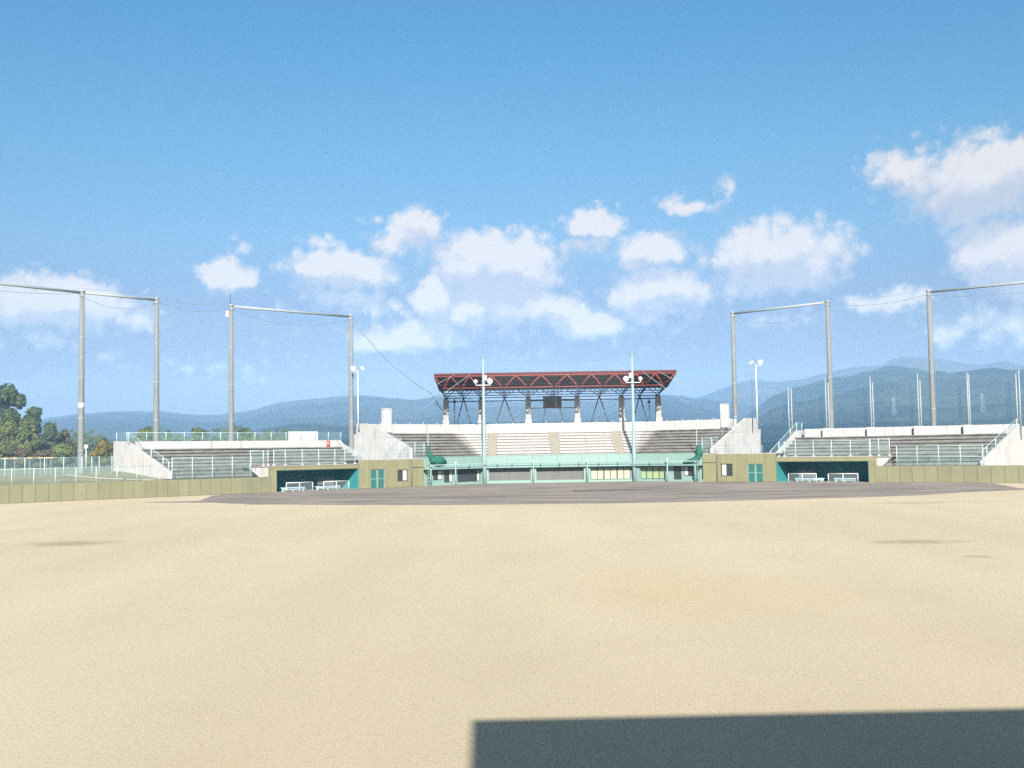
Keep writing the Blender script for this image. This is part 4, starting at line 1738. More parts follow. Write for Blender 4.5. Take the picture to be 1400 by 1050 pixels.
# white stay rods from the roof down to the wall and the anchor blocks
for fr, pts, lab in ((FL, ((552.5, 577.5, BW), (643, 510.5)), 'long pale stay rod from the roof edge down to the wall, left side'),
                     (FL, ((533.5, 559.5, BW + .3), (622, 511.5)), 'pale stay rod from the roof edge down to the white block, left side'),
                     (FR, ((969.5, 573.5, BW), (878, 507.5)), 'long pale stay rod from the roof edge down to the wall, right side'),
                     (FR, ((986, 553.8, BW + .3), (900, 507.3)), 'pale stay rod from the roof edge down to the white block, right side')):
    q_, z_ = fr.at(*pts[0])
    a = W3(q_, pts[0][2], z_)
    q2, z2 = FC.at(pts[1][0], pts[1][1], RBF - .12)
    b_ = P3(q2, RBF - .12, zF - .1)
    mb = MB()
    mb.tube([a, b_], .032, 6)
    mb.build('stay_rod', 'rod', label=lab, cat='stay', group='stay rods of the roof')

# ------------------------------------------------------------------ tall pale poles with lamps at the backstop
PZ = 16.6
tops = []
for fr, px, spk, lab in ((FC, 662.3, 1, 'tall pale blue steel pole with round lamps, left of the red roof middle'),
                         (FC, 867.0, -1, 'tall pale blue steel pole with round lamps, right of the red roof middle')):
    q_ = fr.at(px, 625, -.35)[0]
    base = P3(q_, -.35, 0)
    t_ = thing('lamp_pole', lab, 'pole', base, 'pale poles in front of the grandstand')
    mb = MB()
    mb.lathe(base, [(.25, 0), (.25, 3.6), (.21, 9), (.18, 13.2), (.16, 13.25), (.15, PZ - .35)], 14)
    mb.build('shaft', 'polepaint', t_)
    mb = MB()
    mb.lathe(base + Vector((0, 0, PZ - .35)), [(.2, 0), (.24, .05), (.24, .14), (.16, .16), (.16, .28), (.25, .3), (.25, .38), (.05, .4)], 14)
    mb.build('pole_cap', 'polepaint', t_)
    mb = MB()
    mb.lathe(base + Vector((0, 0, 13.1)), [(.2, 0), (.23, .03), (.23, .2), (.17, .23)], 14)
    mb.build('collar', 'galv', t_)
    za = zC(662 if spk == 1 else 865, 526.8 if spk == 1 else 523.2, -.35)
    mb = MB()
    mb.tube([base + Vector((-.95, -.28, za)), base + Vector((.95, -.28, za))], .06, 8)
    mb.build('crossarm', 'whitepaint', t_)
    for dx, s in ((-.98 * spk, .26), (.85 * spk, .36)):
        c = base + Vector((dx, -.32, za + .52))
        ax = Vector((.15 * (1 if dx > 0 else -1), -1, -.12))
        mb = MB()
        mb.lathe(c, [(.05, -.42), (.14, -.40), (.17, -.28), (s * .8, -.08), (s, .10), (s * .97, .13), (s * .80, .03)], 18, ax)
        o = mb.build('lamp', 'whitepaint', t_)
        mb = MB()
        mb.lathe(c, [(s * .76, .02), (s * .5, .05), (.02, .07)], 16, ax)
        mb.build('lens', 'lens', o)
        mb = MB()
        mb.tube([base + Vector((dx, -.28, za)), c + Vector((0, .1, -.12))], .045, 6)
        mb.build('lamp_arm', 'whitepaint', o)
    mb = MB()
    mb.box(base + Vector((.33 * spk, -.28, za + .95)), (.28, .3, .62))
    mb.build('control_box', 'whitepaint', t_)
    tops.append(base + Vector((0, 0, PZ - .1)))


def rope(a, b, sag, n=14):
    return [a.lerp(b, i / n) - Vector((0, 0, sag * 4 * (i / n) * (1 - i / n))) for i in range(n + 1)]


mb = MB()
mb.tube(rope(tops[0], tops[1], 1.0), .02, 5)
mb.build('net_cable', 'wire', label='thin cable sagging between the two pale blue poles', cat='cable', group='net cables')

# white floodlight poles on the end walls
for fr, px, py0, pyb, b_, lab in ((FL, 489.3, 500.5, 580, 11.0, 'slender white floodlight pole on the left end of the grandstand wall'),
                                  (FR, 1033.3, 492.5, 573, 11.0, 'slender white floodlight pole on the right end of the grandstand wall')):
    q_, z1 = fr.at(px, py0 + 9, b_)
    zb_ = fr.at(px, pyb, b_)[1] - .6
    base = W3(q_, b_, zb_)
    t_ = thing('floodlight_pole', lab, 'floodlight', base, 'white floodlight poles')
    mb = MB()
    mb.tube([base, W3(q_, b_, z1)], .11, 10, .085)
    mb.build('shaft', 'whitepaint', t_)
    mb = MB()
    mb.box(W3(q_, b_, z1 + .1), (.34, .3, .42))
    mb.build('gear_box', 'galv', t_)
    s = -1 if fr is FL else 1
    for dx, sz, dirx in ((s * .55, .42, s * .5), (-s * .62, .25, -s * .9)):
        c = W3(q_, b_, z1 + .55) + Vector((dx, -.1, 0))
        ax = Vector((dirx, -.8, -.35))
        mb = MB()
        mb.lathe(c, [(.05, -.45), (.13, -.42), (.16, -.3), (sz * .85, -.05), (sz, .14), (sz * .9, .10)], 16, ax)
        o = mb.build('lamp', 'whitepaint', t_)
        mb = MB()
        mb.lathe(c, [(sz * .86, .09), (.02, .10)], 14, ax)
        mb.build('lens', 'lens', o)
        mb = MB()
        mb.tube([W3(q_, b_, z1 + .1), c + Vector((0, .1, -.1))], .04, 6)
        mb.build('lamp_arm', 'galv', o)

# ------------------------------------------------------------------ tall net poles, beams and nets
POLE_Z = 22.5
NP = {}
for key, fr, px, py, zb_, lab in (
        ('P0', FL, -118, 374, 2.5, 'tall grey concrete net pole beyond the left edge, standing on the bank'),
        ('P1', FL, 112.3, 399, 2.45, 'tall grey concrete net pole on the grass bank beside the woods'),
        ('P2', FL, 214.3, 409, 2.2, 'tall grey concrete net pole behind the left terrace, nearest its white end wall'),
        ('P3', FL, 316, 418, 2.2, 'tall grey concrete net pole behind the left terrace with a thin rod on top'),
        ('P4', FL, 479.3, 432, 2.2, 'tall grey concrete net pole in the gap between left terrace and grandstand'),
        ('R1', FR, 1001.3, 428, 2.2, 'tall grey concrete net pole right behind the grandstand, nearest the red roof'),
        ('R2', FR, 1131, 412.5, 2.2, 'tall grey concrete net pole behind the right terrace, joined by a bar towards the grandstand'),
        ('R3', FR, 1269.3, 398.5, 2.2, 'tall grey concrete net pole behind the right terrace whose bar runs off to the right'),
        ('R4', FR, 1500, 375, 2.2, 'tall grey concrete net pole beyond the right edge')):
    lo, hi = 5.0, 25.0
    for _ in range(40):
        mid = (lo + hi) / 2
        q_, z_ = fr.at(px, py, mid)
        if z_ < POLE_Z:
            lo = mid
        else:
            hi = mid
    b_ = 13.0
    q_ = fr.at(px, py, b_)[0]
    base = W3(q_, b_, zb_)
    zt_ = fr.at(px, py, b_)[1]
    t_ = thing('net_pole', lab, 'pole', base, 'tall net poles')
    h = zt_ - zb_
    mb = MB()
    mb.lathe(base, [(.33, -.6), (.33, 0), (.33, 2.2), (.29, h * .5), (.24, h)], 16)
    mb.build('shaft', 'pole_concrete', t_)
    for u in (.12, .3, .52, .74):
        rr = .33 - .09 * u + .006
        mb = MB()
        mb.lathe(base + Vector((0, 0, h * u)), [(rr - .01, 0), (rr + .015, .02), (rr + .015, .12), (rr - .01, .14)], 14)
        mb.box(base + Vector((.02, -rr - .03, h * u + .07)), (.12, .07, .1))
        mb.build('clamp', 'galv', t_)
    mb = MB()
    mb.lathe(base + Vector((0, 0, h - .5)), [(.262, 0), (.29, .02), (.29, .14), (.262, .16)], 14)
    mb.build('pole_band', 'galv', t_)
    mb = MB()
    mb.lathe(base + Vector((0, 0, h)), [(.26, .0), (.3, .02), (.3, .16), (.1, .2)], 14)
    mb.build('cap', 'galv', t_)
    if key in ('P3',):
        mb = MB()
        mb.tube([base + Vector((-.1, 0, h + .1)), base + Vector((-.1, 0, h + 1.5))], .03, 6)
        mb.build('lightning_rod', 'dark', t_)
        mb = MB()
        mb.box(base + Vector((-.42, -.1, h - 1.0)), (.34, .3, .7))
        mb.build('junction_box', 'whitepaint', t_)
    if key == 'P1':
        mb = MB()
        mb.lathe(base + Vector((0, 0, h * .36)), [(.315, 0), (.325, .01), (.32, .5), (.31, .51)], 16)
        mb.build('pale_band', 'whitepaint', t_)
    mb = MB()
    mb.tube([base + Vector((.36, -.05, 0)), base + Vector((.40, -.05, h - .6))], .025, 5)
    mb.build('halyard', 'wire', t_)
    NP[key] = base + Vector((0, 0, h))
for a, b_, lab in (('P0', 'P1', 'galvanised bar between net pole tops running out of the left edge'),
                   ('P1', 'P2', 'galvanised bar between the net pole tops above the grass bank'), ('P3', 'P4', 'long galvanised bar between net pole tops above the left terrace'),
                   ('R1', 'R2', 'galvanised bar between net pole tops right of the red roof'), ('R3', 'R4', 'galvanised bar between net pole tops running out of the right edge')):
    mb = MB()
    u = (NP[b_] - NP[a]).normalized()
    mb.tube([NP[a] + u * .3 + Vector((0, 0, -.08)), NP[b_] - u * .3 + Vector((0, 0, -.08))], .15, 10)
    mb.build('net_bar', 'galv', label=lab, cat='bar', group='bars between the net poles')


def net(a, b, sag, zlow, lab, drop=.25):
    n = 16
    top = rope(a - Vector((0, 0, drop)), b - Vector((0, 0, drop)), sag, n)
    t_ = thing('safety_net', lab, 'net', Vector(((a.x + b.x) / 2, (a.y + b.y) / 2, zlow)), 'safety nets between the poles')
    off = Vector((0, -.36, 0))
    mb = MB()
    mb.grid(lambda u, v: (lambda p: Vector((p.x, p.y, p.z + (zlow - p.z) * v)) + off)(top[min(n, round(u * n))]), n, 8)
    mb.build('netting', 'net', t_)
    mb = MB()
    mb.tube([p + off for p in top], .027, 5)
    mb.build('head_rope', 'wire', t_)


net(NP['P0'], NP['P1'], .6, 3, 'fine net hung from the bar at the left edge')
net(NP['P1'], NP['P2'], 1.0, 3, 'fine net hung between the poles at the grass bank', .5)
net(NP['P2'], NP['P3'], .8, 6, 'fine net hung between the poles over the left terrace end, without a bar', .3)
net(NP['P3'], NP['P4'], 1.3, 6, 'fine net hung below the long bar over the left terrace', .5)
net(NP['R1'], NP['R2'], 1.6, 7, 'fine net hung below the bar right of the red roof', .5)
net(NP['R2'], NP['R3'], .7, 7, 'fine net hung between the poles over the right terrace, without a bar', .3)
net(NP['R3'], NP['R4'], .8, 7, 'fine net hung from the bar at the right edge', .5)
# wire lines that link the tops
for a, b_, dz, sag, lab in (('P1', 'P2', .35, -.1, 'upper wire over the bank poles'), ('P2', 'P3', .3, .5, 'upper wire between the second and third left net poles'),
                            ('R2', 'R3', .3, .4, 'upper wire between the net poles over the right terrace')):
    mb = MB()
    mb.tube(rope(NP[a] + Vector((0, 0, dz)), NP[b_] + Vector((0, 0, dz)), sag), .02, 5)
    mb.build('net_cable', 'wire', label=lab, cat='cable', group='net cables')
# net edge rope falling from the last left pole to the roof column, and the thin net it borders
pts = [(481, 441), (497, 457.5), (508, 469), (524, 489), (543, 505), (556, 514), (570, 526), (579, 532), (587, 535.5), (593, 543), (600, 555), (606, 563)]
edge = []
for i, (px, py) in enumerate(pts):
    u = i / (len(pts) - 1)
    edge.append(at_depth(px, py, NP['P4'].y + (P3(colq[0], CB, 0).y - NP['P4'].y) * u))
t_ = thing('safety_net', 'sagging net with a dark edge rope between the last left pole and the roof', 'net', edge[-1] - Vector((0, 0, 3)), 'safety nets between the poles')
mb = MB()
mb.tube(edge, .055, 6)
mb.build('edge_rope', 'wire', t_)
mb = MB()
mb.grid(lambda u, v: (lambda p: Vector((p.x, p.y, p.z + (8.0 - p.z) * v)))(edge[min(len(edge) - 1, round(u * (len(edge) - 1)))]), len(edge) - 1, 6)
mb.build('netting', 'net', t_)
# net in front of the grandstand between the pale poles
t_ = thing('safety_net', 'very thin net hung between the two pale blue poles in front of the grandstand', 'net', (tops[0] + tops[1]) / 2 - Vector((0, 0, 14)),
           'safety nets between the poles')
tp = rope(tops[0], tops[1], 1.0, 12)
mb = MB()
mb.grid(lambda u, v: (lambda p: Vector((p.x, p.y - .15, p.z + (2.6 - p.z) * v)))(tp[round(u * 12)]), 12, 6)
mb.build('netting', netting('thin_net_cords', (.35, .42, .45), .03), t_)
# distant power lines behind the left trees
for dy in (0, 4):
    a = at_depth(-40, 543 + dy, 420)
    b_ = at_depth(108, 545 + dy, 400)
    c = at_depth(215, 548 + dy, 390)
    d_ = at_depth(400, 555 + dy, 380)
    mb = MB()
    mb.tube(rope(a, b_, .5) + rope(b_, c, 1.2)[1:] + rope(c, d_, 2.0)[1:], .045, 5)
    mb.build('power_line', 'wire', label='thin %s power line crossing low behind the left net poles' % ('upper' if dy == 0 else 'lower'), cat='cable', group='power lines behind the left poles')

# ------------------------------------------------------------------ slim twin posts behind the right terrace
for i, (px, yt, px2, yt2, lab) in enumerate((
        (1077.3, 530, 1081.5, 531, 'slim twin steel post behind the right terrace, nearest the grandstand'),
        (1128.2, 518, 1131.8, 523, 'slim twin steel post beside the tall pole with the bar end'),
        (1189.2, 515, 1192.6, 523, 'slim twin steel post on the wall pier, between the two tall net poles'),
        (1254, 511, 1257.5, 519, 'slim twin steel post just left of the tall pole with the outgoing bar'),
        (1321.6, 509, 1324, 512, 'slim twin steel post right of the tall pole, in front of the pylon slope'),
        (1388.5, 511, 1392.5, 505.5, 'slim twin steel post with rungs at the white end wall of the right terrace'))):
    bb = SBW + .45
    t_ = thing('slim_post', lab, 'post', W3(qR(px, 585, bb), bb, RTOP - 1), 'slim twin posts behind the right terrace')
    for x, y in ((px, yt), (px2, yt2)):
        q_, z_ = FR.at(x, y, bb)
        qb2 = FR.at(x + (x - 700) * .0026 + .9, 584, bb)[0]
        mb = MB()
        mb.tube([W3(q_, bb, 4.6), W3(q_, bb, z_)], .085, 8, .07)
        mb.build('tube', 'galv', t_)
    q0, q1 = FR.at(px, 560, bb)[0], FR.at(px2, 560, bb)[0]
    for z_ in [RTOP + .5 + .9 * k_ for k_ in range(6 if i < 5 else 7)]:
        mb = MB()
        mb.tube([W3(FR.at(px, yt, bb)[0], bb, z_), W3(FR.at(px2, yt2, bb)[0], bb, z_)], .03, 5)
        mb.build('rung', 'galv', t_)

# ------------------------------------------------------------------ fences
def fence(fr, pxs, yref, b, zb, zt, lab, rails=(), mat='chain', r=.044, grp='pale wire fences', foot=False, postmat='postgreen'):
    """posts at the given photo columns along b; zb/zt numbers or functions of q"""
    qs = [fr.at(px, yref, b)[0] for px in pxs]
    fb = (lambda q: zb) if not callable(zb) else zb
    ft = (lambda q: zt) if not callable(zt) else zt
    bf = (lambda q: b)
    t_ = thing('wire_fence', lab, 'fence', W3((qs[0] + qs[-1]) / 2, b, fb((qs[0] + qs[-1]) / 2)), grp)
    for q in qs:
        mb = MB()
        mb.tube([W3(q, b, fb(q)), W3(q, b, ft(q) + .05)], r, 8)
        mb.build('post', postmat, t_)
        if foot:
            mb = MB()
            qbox(mb, q - .12, q + .12, b - .12, b + .12, fb(q), fb(q) + .2)
            mb.build('post_foot', 'white_concrete', t_)
    for u in (1.0,) + tuple(rails):
        mb = MB()
        mb.tube([W3(q, b, fb(q) + (ft(q) - fb(q)) * u) for q in (qs[0], qs[-1])], r * .55, 6)
        mb.build('rail', postmat, t_)
    mb = MB()
    o = 0
    for a, c in zip(qs, qs[1:]):
        o = len(mb.v)
        mb.v += [tuple(W3(a, b - .03, fb(a) + .06)), tuple(W3(c, b - .03, fb(c) + .06)), tuple(W3(c, b - .03, ft(c) - .03)), tuple(W3(a, b - .03, ft(a) - .03))]
        mb.face([o, o + 1, o + 2, o + 3])
    mb.build('wire_mesh', mat, t_)
    return t_


zt_ = zL(290, 625, .45)
fence(FL, [235.3, 263, 290.4, 317.6, 343.2], 640, .45, ZWL - .05, zt_, 'pale wire fence along the foot of the left terrace, above the olive wall', foot=False)
fence(FL, [342.4, 360, 366.6], 625, .9, zrL, zrL + 1.75, 'short denser pale fence beside the left dugout roof', rails=(.5,), foot=True)
fence(FL, [374.3, 390, 413.2, 435.7, 457.8, 471.5, 485.3], 625, .35, zrL + .02, zrL + 1.78, 'pale wire fence on the roof of the left dugout', foot=True)
fence(FL, [173.6, 200.5, 227, 252, 277, 301.5, 325, 348.5, 370.7, 391, 411, 431, 449, 466], 597, SBW + .2, 5.87, 5.87 + 1.0,
      'low pale wire fence on the back wall of the left terrace')
q_f = lambda q: 0
# fence that follows the sloping white end wall of the left terrace


def slope_fence(fr, q, pts, h, lab, at=None):
    """posts standing on a sloping wall top; pts are photo points on the wall top"""
    bz = [fr.end(px, py, q) for px, py in pts]
    qq = q + (.2 if fr is FL else -.2)
    W3s = lambda i, z: W3(qq, bz[i][0], z)
    if at:
        P_ = [at(px, py) for px, py in pts]
        bz = [(i, p.z) for i, p in enumerate(P_)]
        W3s = lambda i, z: Vector((P_[i].x, P_[i].y, z)) - FR.r * .2
    t_ = thing('wire_fence', lab, 'fence', W3s(0, bz[0][1]), 'pale wire fences')
    for i, (b, z) in enumerate(bz):
        mb = MB()
        mb.tube([W3s(i, z - .1), W3s(i, z + h)], .05, 8)
        mb.build('post', 'postgreen', t_)
    mb = MB()
    mb.tube([W3s(i, z + h - .02) for i, (b, z) in enumerate(bz)], .03, 6)
    mb.build('rail', 'postgreen', t_)
    mb = MB()
    for i in range(len(bz) - 1):
        o = len(mb.v)
        z1, z2 = bz[i][1], bz[i + 1][1]
        mb.v += [tuple(W3s(i, z1 + .04)), tuple(W3s(i + 1, z2 + .04)), tuple(W3s(i + 1, z2 + h - .05)), tuple(W3s(i, z1 + h - .05))]
        mb.face([o, o + 1, o + 2, o + 3])
    mb.build('wire_mesh', 'chain', t_)


slope_fence(FL, qs0, [(157, 603), (173.6, 603.4), (204.5, 626), (220.5, 638), (228.5, 644)], 1.0, 'pale wire fence climbing the sloping white end wall of the left terrace')
slope_fence(FR, qr1, [(1346, 629), (1352, 623), (1364, 611.5), (1380, 596.5), (1392.5, 584.5)], 1.0, 'pale wire fence climbing the sloping white end wall of the right terrace', skew_pt)
# right terrace, end nearest the grandstand
bzs = [(1.2, zt2(1.1) + .7), (4.0, zt2(4.0) + .8), (8.0, zt2(8) + .93), (SBW - .4, zt2(SBW - .4) + 1.0), (SBW + 1.4, zt2(SBW - .4) + 1.0)]
t_ = thing('wire_fence', 'pale wire fence climbing the wall between grandstand and right terrace', 'fence', W3(qr0 + .1, 1.2, bzs[0][1]), 'pale wire fences')
for b, z in bzs:
    mb = MB()
    mb.tube([W3(qr0 + .14, b, z - .1), W3(qr0 + .14, b, z + 1.0)], .05, 8)
    mb.build('post', 'postgreen', t_)
mb = MB()
mb.tube([W3(qr0 + .14, b, z + .98) for b, z in bzs], .03, 6)
mb.build('rail', 'postgreen', t_)
mb = MB()
for (b1, z1), (b2, z2) in zip(bzs, bzs[1:]):
    o = len(mb.v)
    mb.v += [tuple(W3(qr0 + .14, b1, z1)), tuple(W3(qr0 + .14, b2, z2)), tuple(W3(qr0 + .14, b2, z2 + .95)), tuple(W3(qr0 + .14, b1, z1 + .95))]
    mb.face([o, o + 1, o + 2, o + 3])
mb.build('wire_mesh', 'chain', t_)
fence(FR, [1064.8, 1072.5, 1087.6, 1112, 1136.8, 1162.7, 1189], 615, .35, zrR + .02, zrR + 1.85, 'pale wire fence on the roof of the right dugout', foot=True)
fence(FR, [1189.6, 1201.3, 1216], 612, .9, zrR + .02, zrR + 2.0, 'short denser pale fence beside the right dugout roof', rails=(.5,), foot=True)
fence(FR, [1225.9, 1253.8, 1283.2, 1312.8, 1343.8], 622, .45, ZWR - .05, zR(1283, 609.5, .45), 'pale wire fence along the foot of the right terrace, above the olive wall', rails=(.45, .15))
fence(FL, [545.5, 567.3, 579.8], 615, .5, ZTL, ZTL + 1.95, 'tall pale wire fence on the left olive block, beside the furled net')
fence(FR, [960, 973.4], 610, .5, ZTR, ZTR + 1.95, 'tall pale wire fence on the right olive block, beside the furled net')
fence(FL, [493, 512, 531.5, 543.5, 559], 622, .4, ZTL, ZTL + .95, 'low three-bar railing along the left olive block roof', rails=(.35, .68), mat='chain_white', r=.032, grp='railings on the olive blocks', postmat='galv')
fence(FR, [978.5, 995.5, 1011, 1027, 1042], 615, .4, ZTR, ZTR + .95, 'low three-bar railing along the right olive block roof', rails=(.35, .68), mat='chain_white', r=.032, grp='railings on the olive blocks', postmat='galv')
fence(FL, [486, 504, 526, 548], 612, 2.6, ZTL - .2, ZTL + 2.6, 'thin tall wire screen in front of the left white end wall', mat='chain_white', r=.03, grp='wire screens before the end walls', postmat='galv')
fence(FR, [996, 1020, 1038.5], 600, 2.6, ZTR - .2, ZTR + 2.6, 'thin tall wire screen in front of the right white end wall', mat='chain_white', r=.03, grp='wire screens before the end walls', postmat='galv')
# fences on the grass bank at the far left
fence(FL, [-45, -14, 15.9, 46.2, 75.7, 103.8, 131.5, 160, 187, 213], 650, .75, 1.66, 1.66 + 1.55, 'nearer pale wire fence along the top of the olive wall at the grass bank')
zb1 = zL(60, 650.5, 9.5)
fence(FL, [-22, 6.7, 34, 60.7, 87, 112, 125.5, 135.5, 153], 640, 9.5, lambda q: 2.28, lambda q: 2.28 + 1.95, 'farther pale wire fence across the grass bank below the woods')
for i, px in enumerate((6.5, 20, 40.5, 55, 63.5, 69.5)):
    q_, z_ = FL.at(px, 627.3, 9.8)
    lab = ['yellow-capped marker stake behind the bank fence, leftmost of the six', 'yellow-capped marker stake behind the bank fence, second from the left edge',
           'yellow-capped marker stake behind the bank fence, alone between the pairs', 'yellow-capped marker stake behind the bank fence, left of the close group of three',
           'yellow-capped marker stake behind the bank fence, middle of the close group', 'yellow-capped marker stake behind the bank fence, nearest the tall pole'][i]
    t_ = thing('marker_stake', lab, 'marker', W3(q_, 9.8, 2.25), 'yellow marker stakes by the bank fence')
    mb = MB()
    qbox(mb, q_ - .22, q_ + .22, 9.7, 9.9, 4.16, 4.30)
    mb.build('cap', 'yellow', t_)
    mb = MB()
    qbox(mb, q_ - .03, q_ + .03, 9.77, 9.83, 2.2, 4.158)
    mb.build('stake', 'galv', t_)

# small globe street lamp behind the bank
gp = at_depth(117.6, 626, 150)
gp.z = 2.6
t_ = thing('street_lamp', 'small white globe lamp on a post beside the tall pole at the bank', 'lamp', gp)
ztop = at_depth(117.6, 611.5, 150).z
mb = MB()
mb.tube([gp, Vector((gp.x, gp.y, ztop - .3))], .07, 8)
mb.build('post', 'whitepaint', t_)
mb = MB()
mb.lathe((gp.x, gp.y, ztop - .3), [(.06, 0), (.28, .12), (.34, .34), (.26, .58), (.02, .68)], 14)
mb.build('globe', 'whitepaint', t_)

# ------------------------------------------------------------------ trees
def tree(name, px, ybase, ytop, hw, depth, mat, label, lobes=7, leaves=3200, size=.34, zb=2.6, flat=1.0, trunk=.3):
    rnd = random.Random(int(px * 13 + ytop))
    base = at_depth(px, ybase, depth)
    base.z = zb
    top = at_depth(px, ytop, depth).z
    H = top - zb
    rw = hw / FPX * depth
    t_ = thing(name, label, 'tree', base, 'trees beyond the left terrace')
    LB = []
    c0 = zb + H * (1 - flat * .5)
    for i in range(int(lobes * 2)):
        a = rnd.uniform(0, 2 * math.pi)
        rr = rw * rnd.uniform(.2, .80)
        v = rnd.uniform(-.38, .36)
        taper = 1 - max(0, v) * 1.25
        LB.append((Vector((base.x + rr * math.cos(a) * taper, base.y + rr * math.sin(a) * taper, c0 + v * H * flat)), rw * rnd.uniform(.20, .40), H * flat * rnd.uniform(.08, .16)))
    LB.append((Vector((base.x, base.y, top - H * flat * .18)), rw * .45, H * flat * .18))
    mb = MB()
    mb.tube([base - Vector((0, 0, .3)), base + Vector((.1, 0, H * .35)), Vector((base.x, base.y, c0 + H * .1))], trunk, 7, trunk * .4)
    for c, r, h in LB:
        s = Vector((base.x, base.y, zb + H * rnd.uniform(.2, .45)))
        mb.tube([s, s.lerp(c, .5) + Vector((0, 0, -.2)), c], trunk * .35, 5, .03)
    mb.build('trunk', 'bark', t_)
    mb = MB()
    for _ in range(int(leaves * 1.6)):
        c, r, h = rnd.choice(LB)
        while True:
            d = Vector((rnd.uniform(-1, 1), rnd.uniform(-1, 1), rnd.uniform(-1, 1)))
            if .05 < d.length < 1:
                break
        d = d.normalized() * (d.length ** .4)
        nz = 1 + .75 * noise.noise(Vector((c.x + d.x * 2, c.y + d.y * 2, c.z + d.z * 2)) * .9)
        p = c + Vector((d.x * r, d.y * r, d.z * h)) * nz
        s = size * rnd.uniform(.5, 1.2)
        n = (d + Vector((rnd.uniform(-.9, .9), rnd.uniform(-.9, .9), rnd.uniform(-.5, 1.0)))).normalized()
        u = n.orthogonal().normalized()
        u.rotate(Matrix.Rotation(rnd.uniform(0, 6.28), 3, n))
        w = n.cross(u)
        o = len(mb.v)
        mb.v += [tuple(p - u * s), tuple(p + w * s * .55), tuple(p + u * s), tuple(p - w * s * .55 + n * s * .2)]
        mb.face([o, o + 1, o + 2, o + 3])
    mb.build('crown', mat, t_)


tree('broadleaf_tree', 6, 640, 526, 29, 205, 'leaf_dark', 'tallest dark green tree at the left edge, rising above the woods', 10, 6500, .42, flat=.62, trunk=.4)
tree('pine_tree', 44, 640, 558, 15, 200, 'leaf_dark', 'dark pine with a small rounded top right of the tallest tree', 6, 2600, .36, flat=.45)
tree('broadleaf_tree', -24, 640, 560, 30, 190, 'leaf_mid', 'bushy tree at the very edge of the woods', 9, 4200, .40, flat=.85)
tree('broadleaf_tree', 9, 640, 571, 20, 180, 'leaf_mid', 'bright green tree under the tallest one at the left edge', 9, 5200, .36, flat=.9)
tree('broadleaf_tree', 36, 641, 574, 17, 181, 'leaf_mid', 'bright green bushy tree in front of the dark pine', 9, 5000, .36, flat=.9)
tree('broadleaf_tree', 69, 640, 578, 18, 200, 'leaf_dark', 'dark rounded tree between the bright woods and the tall concrete pole', 7, 3600, .36, flat=.8)
tree('broadleaf_tree', 88, 640, 588, 12, 205, 'leaf_brown', 'brownish thin tree just left of the tall concrete pole', 6, 2200, .32, flat=.8)
tree('broadleaf_tree', 55, 641, 596, 14, 190, 'leaf_dark', 'dark low tree in the gap of the woods', 7, 3000, .36, flat=.9)
tree('shrub', 84, 641, 607, 22, 172, 'leaf_mid', 'wide green bush at the foot of the woods, left of the tall pole', 8, 3200, .32, flat=1.0)
tree('shrub', 26, 641, 612, 30, 170, 'leaf_brown', 'low brownish scrub behind the yellow-capped stakes', 9, 3000, .30, flat=1.0)
tree('shrub', -14, 641, 612, 24, 170, 'leaf_mid', 'low green scrub at the left edge behind the bank fence', 8, 2400, .30, flat=1.0)
tree('shrub', 58, 641, 616, 22, 169, 'leaf_brown', 'low brown scrub between the bank fence posts', 8, 2200, .30, flat=1.0)
tree('broadleaf_tree', 106, 641, 603, 12, 215, 'leaf_brown', 'thin brownish tree directly behind the tall concrete pole', 6, 1800, .34, flat=.8)
tree('broadleaf_tree', 141, 640, 602, 17, 165, 'leaf_yellow', 'round yellow-green tree left of the white end wall', 8, 4200, .32, flat=.95)
tree('broadleaf_tree', 117, 641, 622, 10, 172, 'leaf_mid', 'small green bush below the globe lamp', 6, 1600, .3, flat=1.0)
tree('broadleaf_tree', 203, 640, 584, 17, 165, 'leaf_light', 'green tree top showing behind the left terrace, by its end pole', 7, 3200, .34, flat=.6)
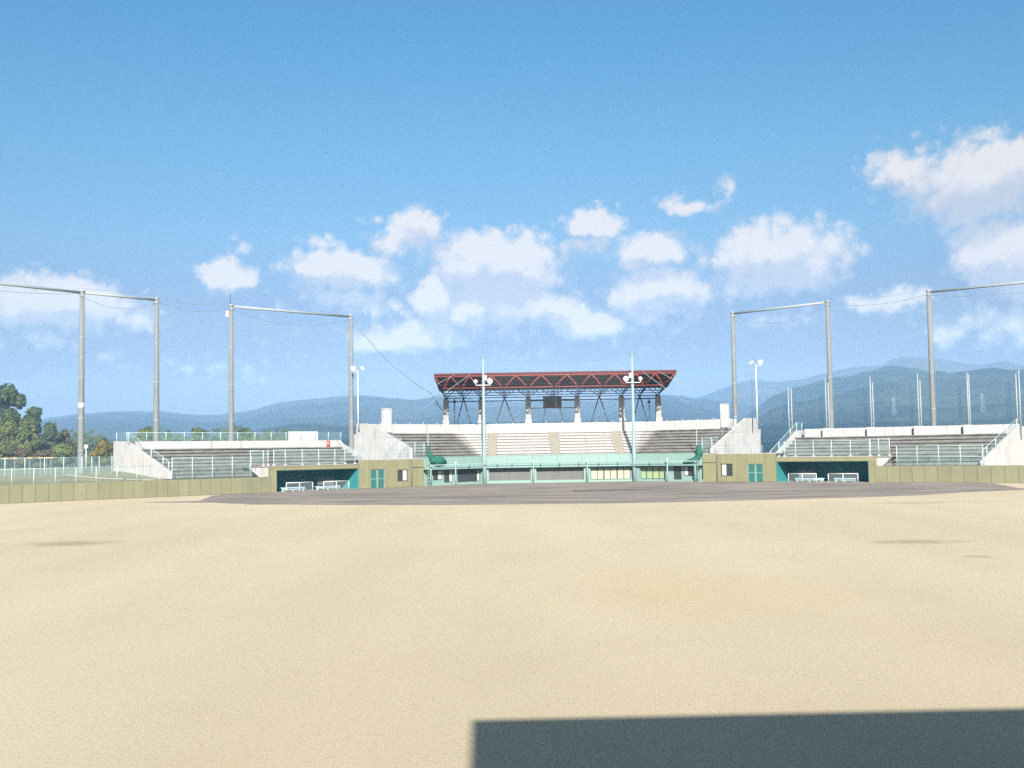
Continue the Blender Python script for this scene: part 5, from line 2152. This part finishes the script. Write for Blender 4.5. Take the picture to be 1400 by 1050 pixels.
tree('broadleaf_tree', 271, 640, 586, 14, 165, 'leaf_light', 'green tree top behind the left terrace, between two net poles', 7, 3000, .34, flat=.6)
tree('broadleaf_tree', 337, 640, 586, 13, 165, 'leaf_light', 'green tree top behind the left terrace, right of the pole with the rod', 7, 2600, .34, flat=.6)
# far-off wood that closes the view between the trees and the terraces
mb = MB()
rnd = random.Random(5)
for i in range(9000):
    a = rnd.uniform(-.62, -.18)
    r = rnd.uniform(290, 420)
    h = 9.5 * (1 + .5 * noise.noise(Vector((a * 30, r * .02, 0))))
    p = Vector((math.sin(a) * r, math.cos(a) * r, rnd.uniform(0, 1) ** .7 * h))
    s = rnd.uniform(.5, 1.1)
    n = Vector((rnd.uniform(-1, 1), rnd.uniform(-1, .2), rnd.uniform(-.3, 1))).normalized()
    u = n.orthogonal().normalized()
    w = n.cross(u)
    o = len(mb.v)
    mb.v += [tuple(p - u * s), tuple(p + w * s * .7), tuple(p + u * s), tuple(p - w * s * .7)]
    mb.face([o, o + 1, o + 2, o + 3])
mb.build('far_woods', 'leaf_dark', kind='stuff')

# ------------------------------------------------------------------ the building behind the viewer whose shadow falls on the turf
c1, c2 = ground(645.5, 984.5), ground(1400, 968.0)
Ls = 19.0
hB = Ls * math.tan(SUN_EL)
away_ = Vector((sun_h.x, sun_h.y, 0))
e1, e2 = c1 + away_ * Ls, c2 + away_ * Ls
dr = (e2 - e1).normalized()
e2 = e1 + dr * 26
nb = Vector((dr.y, -dr.x, 0))
sbld = thing('scoreboard_building', 'flat-topped building behind the viewer that throws the straight-edged shadow on the turf', 'building', (e1 + e2) / 2)


def bprism(mb, a, b, depth0, depth1, z0, z1):
    p = [a - nb * -depth0, b - nb * -depth0, b + nb * depth1, a + nb * depth1]
    mb.hexa([Vector((q.x, q.y, z0)) for q in p] + [Vector((q.x, q.y, z1)) for q in p])


mb = MB()
bprism(mb, e1 + dr * .05, e2 - dr * .05, .05, 5.0, 0, hB - .3)
mb.build('wall', 'white_concrete', sbld)
mb = MB()
bprism(mb, e1, e2, 0, 5.05, hB - .3, hB)
mb.build('roof', 'white_concrete', sbld)
